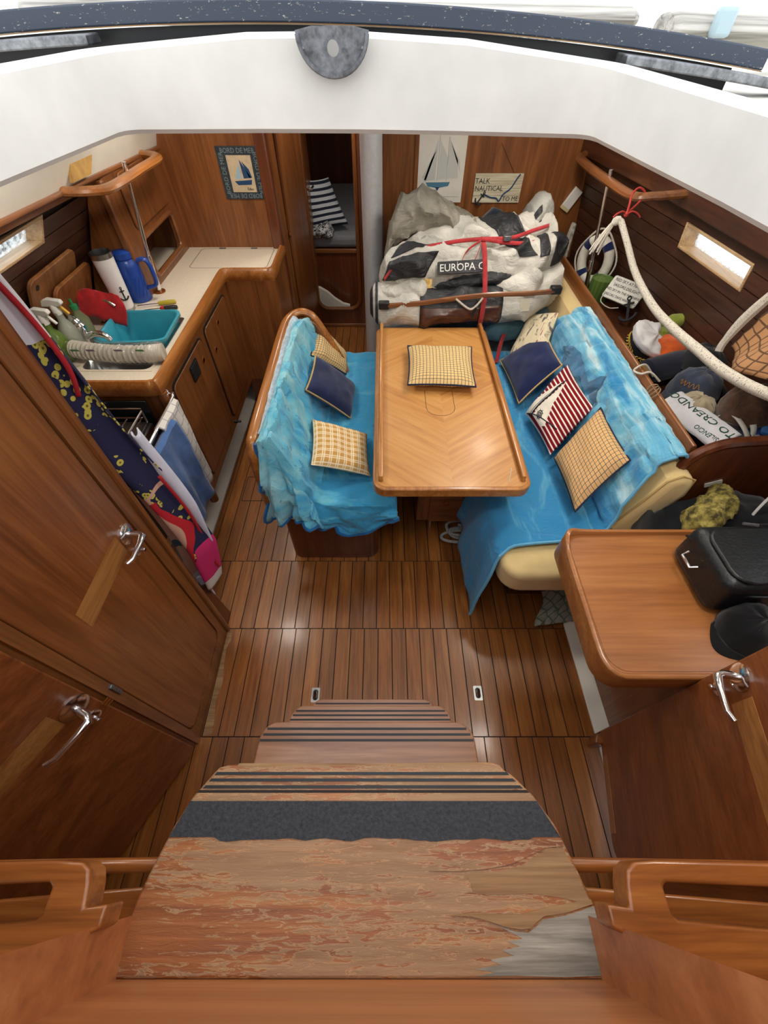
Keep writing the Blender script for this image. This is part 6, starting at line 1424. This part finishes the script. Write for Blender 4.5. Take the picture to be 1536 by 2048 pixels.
yel = plain('yellow_trigger', (206, 160, 36), .4); wh = plain('white_spray_head', (222, 222, 214), .4)
spray('spray_bottle', 'clear spray bottle with a yellow trigger behind the tap', -1.375, 1.74, .17, clearp('clear_plastic', (190, 196, 180)), wh, yel)
spray('green_spray_bottle', 'green tinted spray bottle with a white head at the outboard end of the worktop', -1.385, 1.655, .17, clearp('green_tint', (120, 150, 70)), wh, wh)
dbt = T('dish_soap', 'slim dish soap bottle with a green cap between tap and spray bottles', 'bottle', (-1.345, 1.81, .9))
MB().lathe([(.026, 0), (.03, .006), (.03, .10), (.012, .14), (.012, .15)], (-1.345, 1.81, .9), 18, Matrix.Scale(1.3, 4, (0, 1, 0))).build('body', clearp('olive_soap', (150, 160, 120), .6), dbt); MB().lathe([(.016, .148), (.016, .165), (.006, .17), (.006, .19)], (-1.345, 1.81, .9), 14).build('cap', plain('green_cap', (40, 120, 70), .4), dbt)
spg = T('scouring_sponge', 'yellow sponge with a green scouring side beside the sink', 'sponge', (-1.42, 1.66, .9))
Msp = frame((-1.415, 1.655, .925), (.7, .3, .3), (-.3, .9, .1)); MB().prism(rrect(-.05, .05, -.035, .035, .012), 0, .028, 'z', Msp).build('foam', plain('yellow_foam', (200, 156, 60), .95, 0, .15, 90, 0, .5), spg, bevel=.006); MB().prism(rrect(-.05, .05, -.035, .035, .012), -.01, 0, 'z', Msp).build('scourer', plain('green_scourer', (34, 66, 50), .95, 0, .2, 90), spg)
def board(name, label, y0, y1, z1, x, hole, m, lean):
    o = T(name, label, 'board', (x, (y0 + y1) / 2, .9)); Mt = Matrix.Translation((x, 0, .902)) @ Matrix.Rotation(lean, 4, 'Y')
    MB().prism(rrect(y0, y1, 0, z1 - .9, (.01, .01, .035, .035), 5), -.008, .008, 'x', Mt).build('panel', m, o, bevel=.003)
    if hole: MB().lathe([(.012, 0), (.012, .001)], (0, 0, 0), 14, Mt @ Matrix.Translation((.0085, y0 + .045, z1 - .9 - .035)) @ Matrix.Rotation(PI / 2, 4, 'Y')).build('hanging_hole', M['caulk'], o)
brd = wood('chopping_board', (108, 66, 32), (136, 86, 44), (154, 102, 56), 'z', .8, .5, 0)
board('chopping_board', 'large chopping board with a hanging hole leaning on the hull', 1.68, 2.05, 1.235, -1.515, True, brd, .43); board('chopping_board', 'smaller chopping board leaning in front of the large one', 1.80, 2.12, 1.15, -1.485, False, wood('chopping_board_warm', (120, 70, 32), (148, 92, 44), (166, 110, 58), 'z', .8, .5, 0), .43)
sc_ = MB().prism([(2.02, 1.44), (2.17, 1.435), (2.26, 1.50), (2.06, 1.505)], -1.232, -1.218, 'x')
tag(sc_.build('stained_patch', plain('ochre_stained_ply', (190, 150, 84), .7, 0, .15, 20)), 'ochre stained cover piece on the headliner above the port handrail', 'cover')

# ================================================================= APRONS AND CLOTHS ON THE LOCKER CORNER
def apron_mat():
    t = NT('printed_apron'); x, y, _ = t.sep(t.coord('UV'))
    vo = t.n('ShaderNodeTexVoronoi'); t.l(t.coord('UV', (58, 58, 1)), vo.inputs['Vector']); vo.inputs['Scale'].default_value = 1
    fl_ = t.math('LESS_THAN', vo.outputs['Distance'], .44); ctr = t.math('LESS_THAN', vo.outputs['Distance'], .17)
    n = t.noise(t.coord('UV', (6, 6, 1)), 1.0, 2)
    fl_ = t.math('MULTIPLY', fl_, t.math('GREATER_THAN', n, .46))
    navy = t.mix(fl_, lin((30, 30, 66)), lin((200, 186, 80))); navy = t.mix(t.math('MULTIPLY', ctr, fl_), navy, lin((110, 96, 40)))
    w = t.math('ADD', y, t.math('MULTIPLY', t.math('SUBTRACT', n, .5), .10))
    c = lin((222, 220, 228)); 
    def below(c, e, col): return t.mix(t.math('LESS_THAN', w, e), c, col)
    c = below(c, .86, navy); c = below(c, .47, lin((206, 162, 140))); 
    skinline = t.math('LESS_THAN', t.math('ABSOLUTE', t.math('SUBTRACT', t.math('ADD', x, t.math('MULTIPLY', n, .03)), .085)), .004)
    edge_ = t.math('MULTIPLY_ADD', t.math('SINE', t.math('MULTIPLY', w, 26.0)), .022, .105)
    c2 = t.mix(t.math('MULTIPLY', t.math('LESS_THAN', w, .46), t.math('GREATER_THAN', x, edge_)), c, navy)
    c2 = t.mix(t.math('MULTIPLY', t.math('LESS_THAN', w, .44), t.math('LESS_THAN', t.math('ABSOLUTE', t.math('SUBTRACT', x, edge_)), .014)), c2, lin((190, 30, 44)))
    c2 = t.mix(t.math('MULTIPLY', skinline, t.math('LESS_THAN', w, .47)), c2, lin((40, 30, 34)))
    mag = t.math('MULTIPLY', t.math('LESS_THAN', w, .22), t.math('GREATER_THAN', x, t.math('MULTIPLY_ADD', w, .35, .035))); c2 = t.mix(mag, c2, lin((206, 40, 110)))
    teal = t.math('MULTIPLY', t.math('LESS_THAN', t.math('ABSOLUTE', t.math('SUBTRACT', w, .225)), .018), t.math('LESS_THAN', x, .09)); c2 = t.mix(teal, c2, lin((70, 96, 108)))
    c2 = t.mix(t.math('LESS_THAN', w, .045), c2, lin((214, 208, 204)))
    return t.out(c2, .9)
def apf(u, v):
    # v 1 top, 0 bottom; u 0 at the wall edge to 1 hanging free
    z = lerp(.34, 1.60, v); w = interp([(0, .10), (.2, .14), (.5, .12), (.8, .07), (1, .03)], v)
    x = -.80 + w * u + .012 * math.sin(v * 7) ; y = .845 + .04 * math.sin(u * 7 + v * 3) * (1 - v * .5) + .03 * u + .012 * fbm(u * 3, v * 4, 1)
    return (x, y, z)
ap = T('printed_apron', 'printed apron in navy, yellow, red and pink hanging at the locker corner', 'apron', (-.76, .86, 1.0))
MB().grid(apf, 24, 80, (.17, 1)).build('apron_cloth', apron_mat(), ap, solid=.004, ang=80)
redt = plain('red_tape', (176, 30, 40), .8)
ribbon([(-.775, .85, 1.62), (-.745, .86, 1.48), (-.738, .865, 1.36), (-.755, .86, 1.28)], .012, (.8, .5, 0), 'neck_tape', ap, .003, redt)
ribbon([(-.690, .875, .98), (-.668, .88, .80), (-.675, .885, .62), (-.68, .88, .50), (-.672, .88, .44)], .010, (.8, .5, 0), 'waist_tape', ap, .003, redt)
def wcf(u, v):
    z = lerp(.60, 1.12, v); w = interp([(0, .065), (.4, .055), (1, .01)], v); return (-.715 + w * u + .01 * math.sin(u * 6 + v * 5), .915 + .02 * math.sin(u * 5 + v * 3), z)
tag(MB().grid(wcf, 16, 40).build('white_apron', cloth('lilac_white_cotton', (206, 206, 222), .06, 8), solid=.004, ang=80), 'plain lilac white apron hanging behind the printed one', 'apron')
def wcg(u, v): return (-.778 + .045 * u, .85 + .01 * math.sin(u * 5), lerp(.27, .40, v))
tag(MB().grid(wcg, 8, 10).build('white_cloth_tip', bpy.data.materials['lilac_white_cotton'], solid=.004), 'white cloth corner hanging below the printed apron', 'cloth')
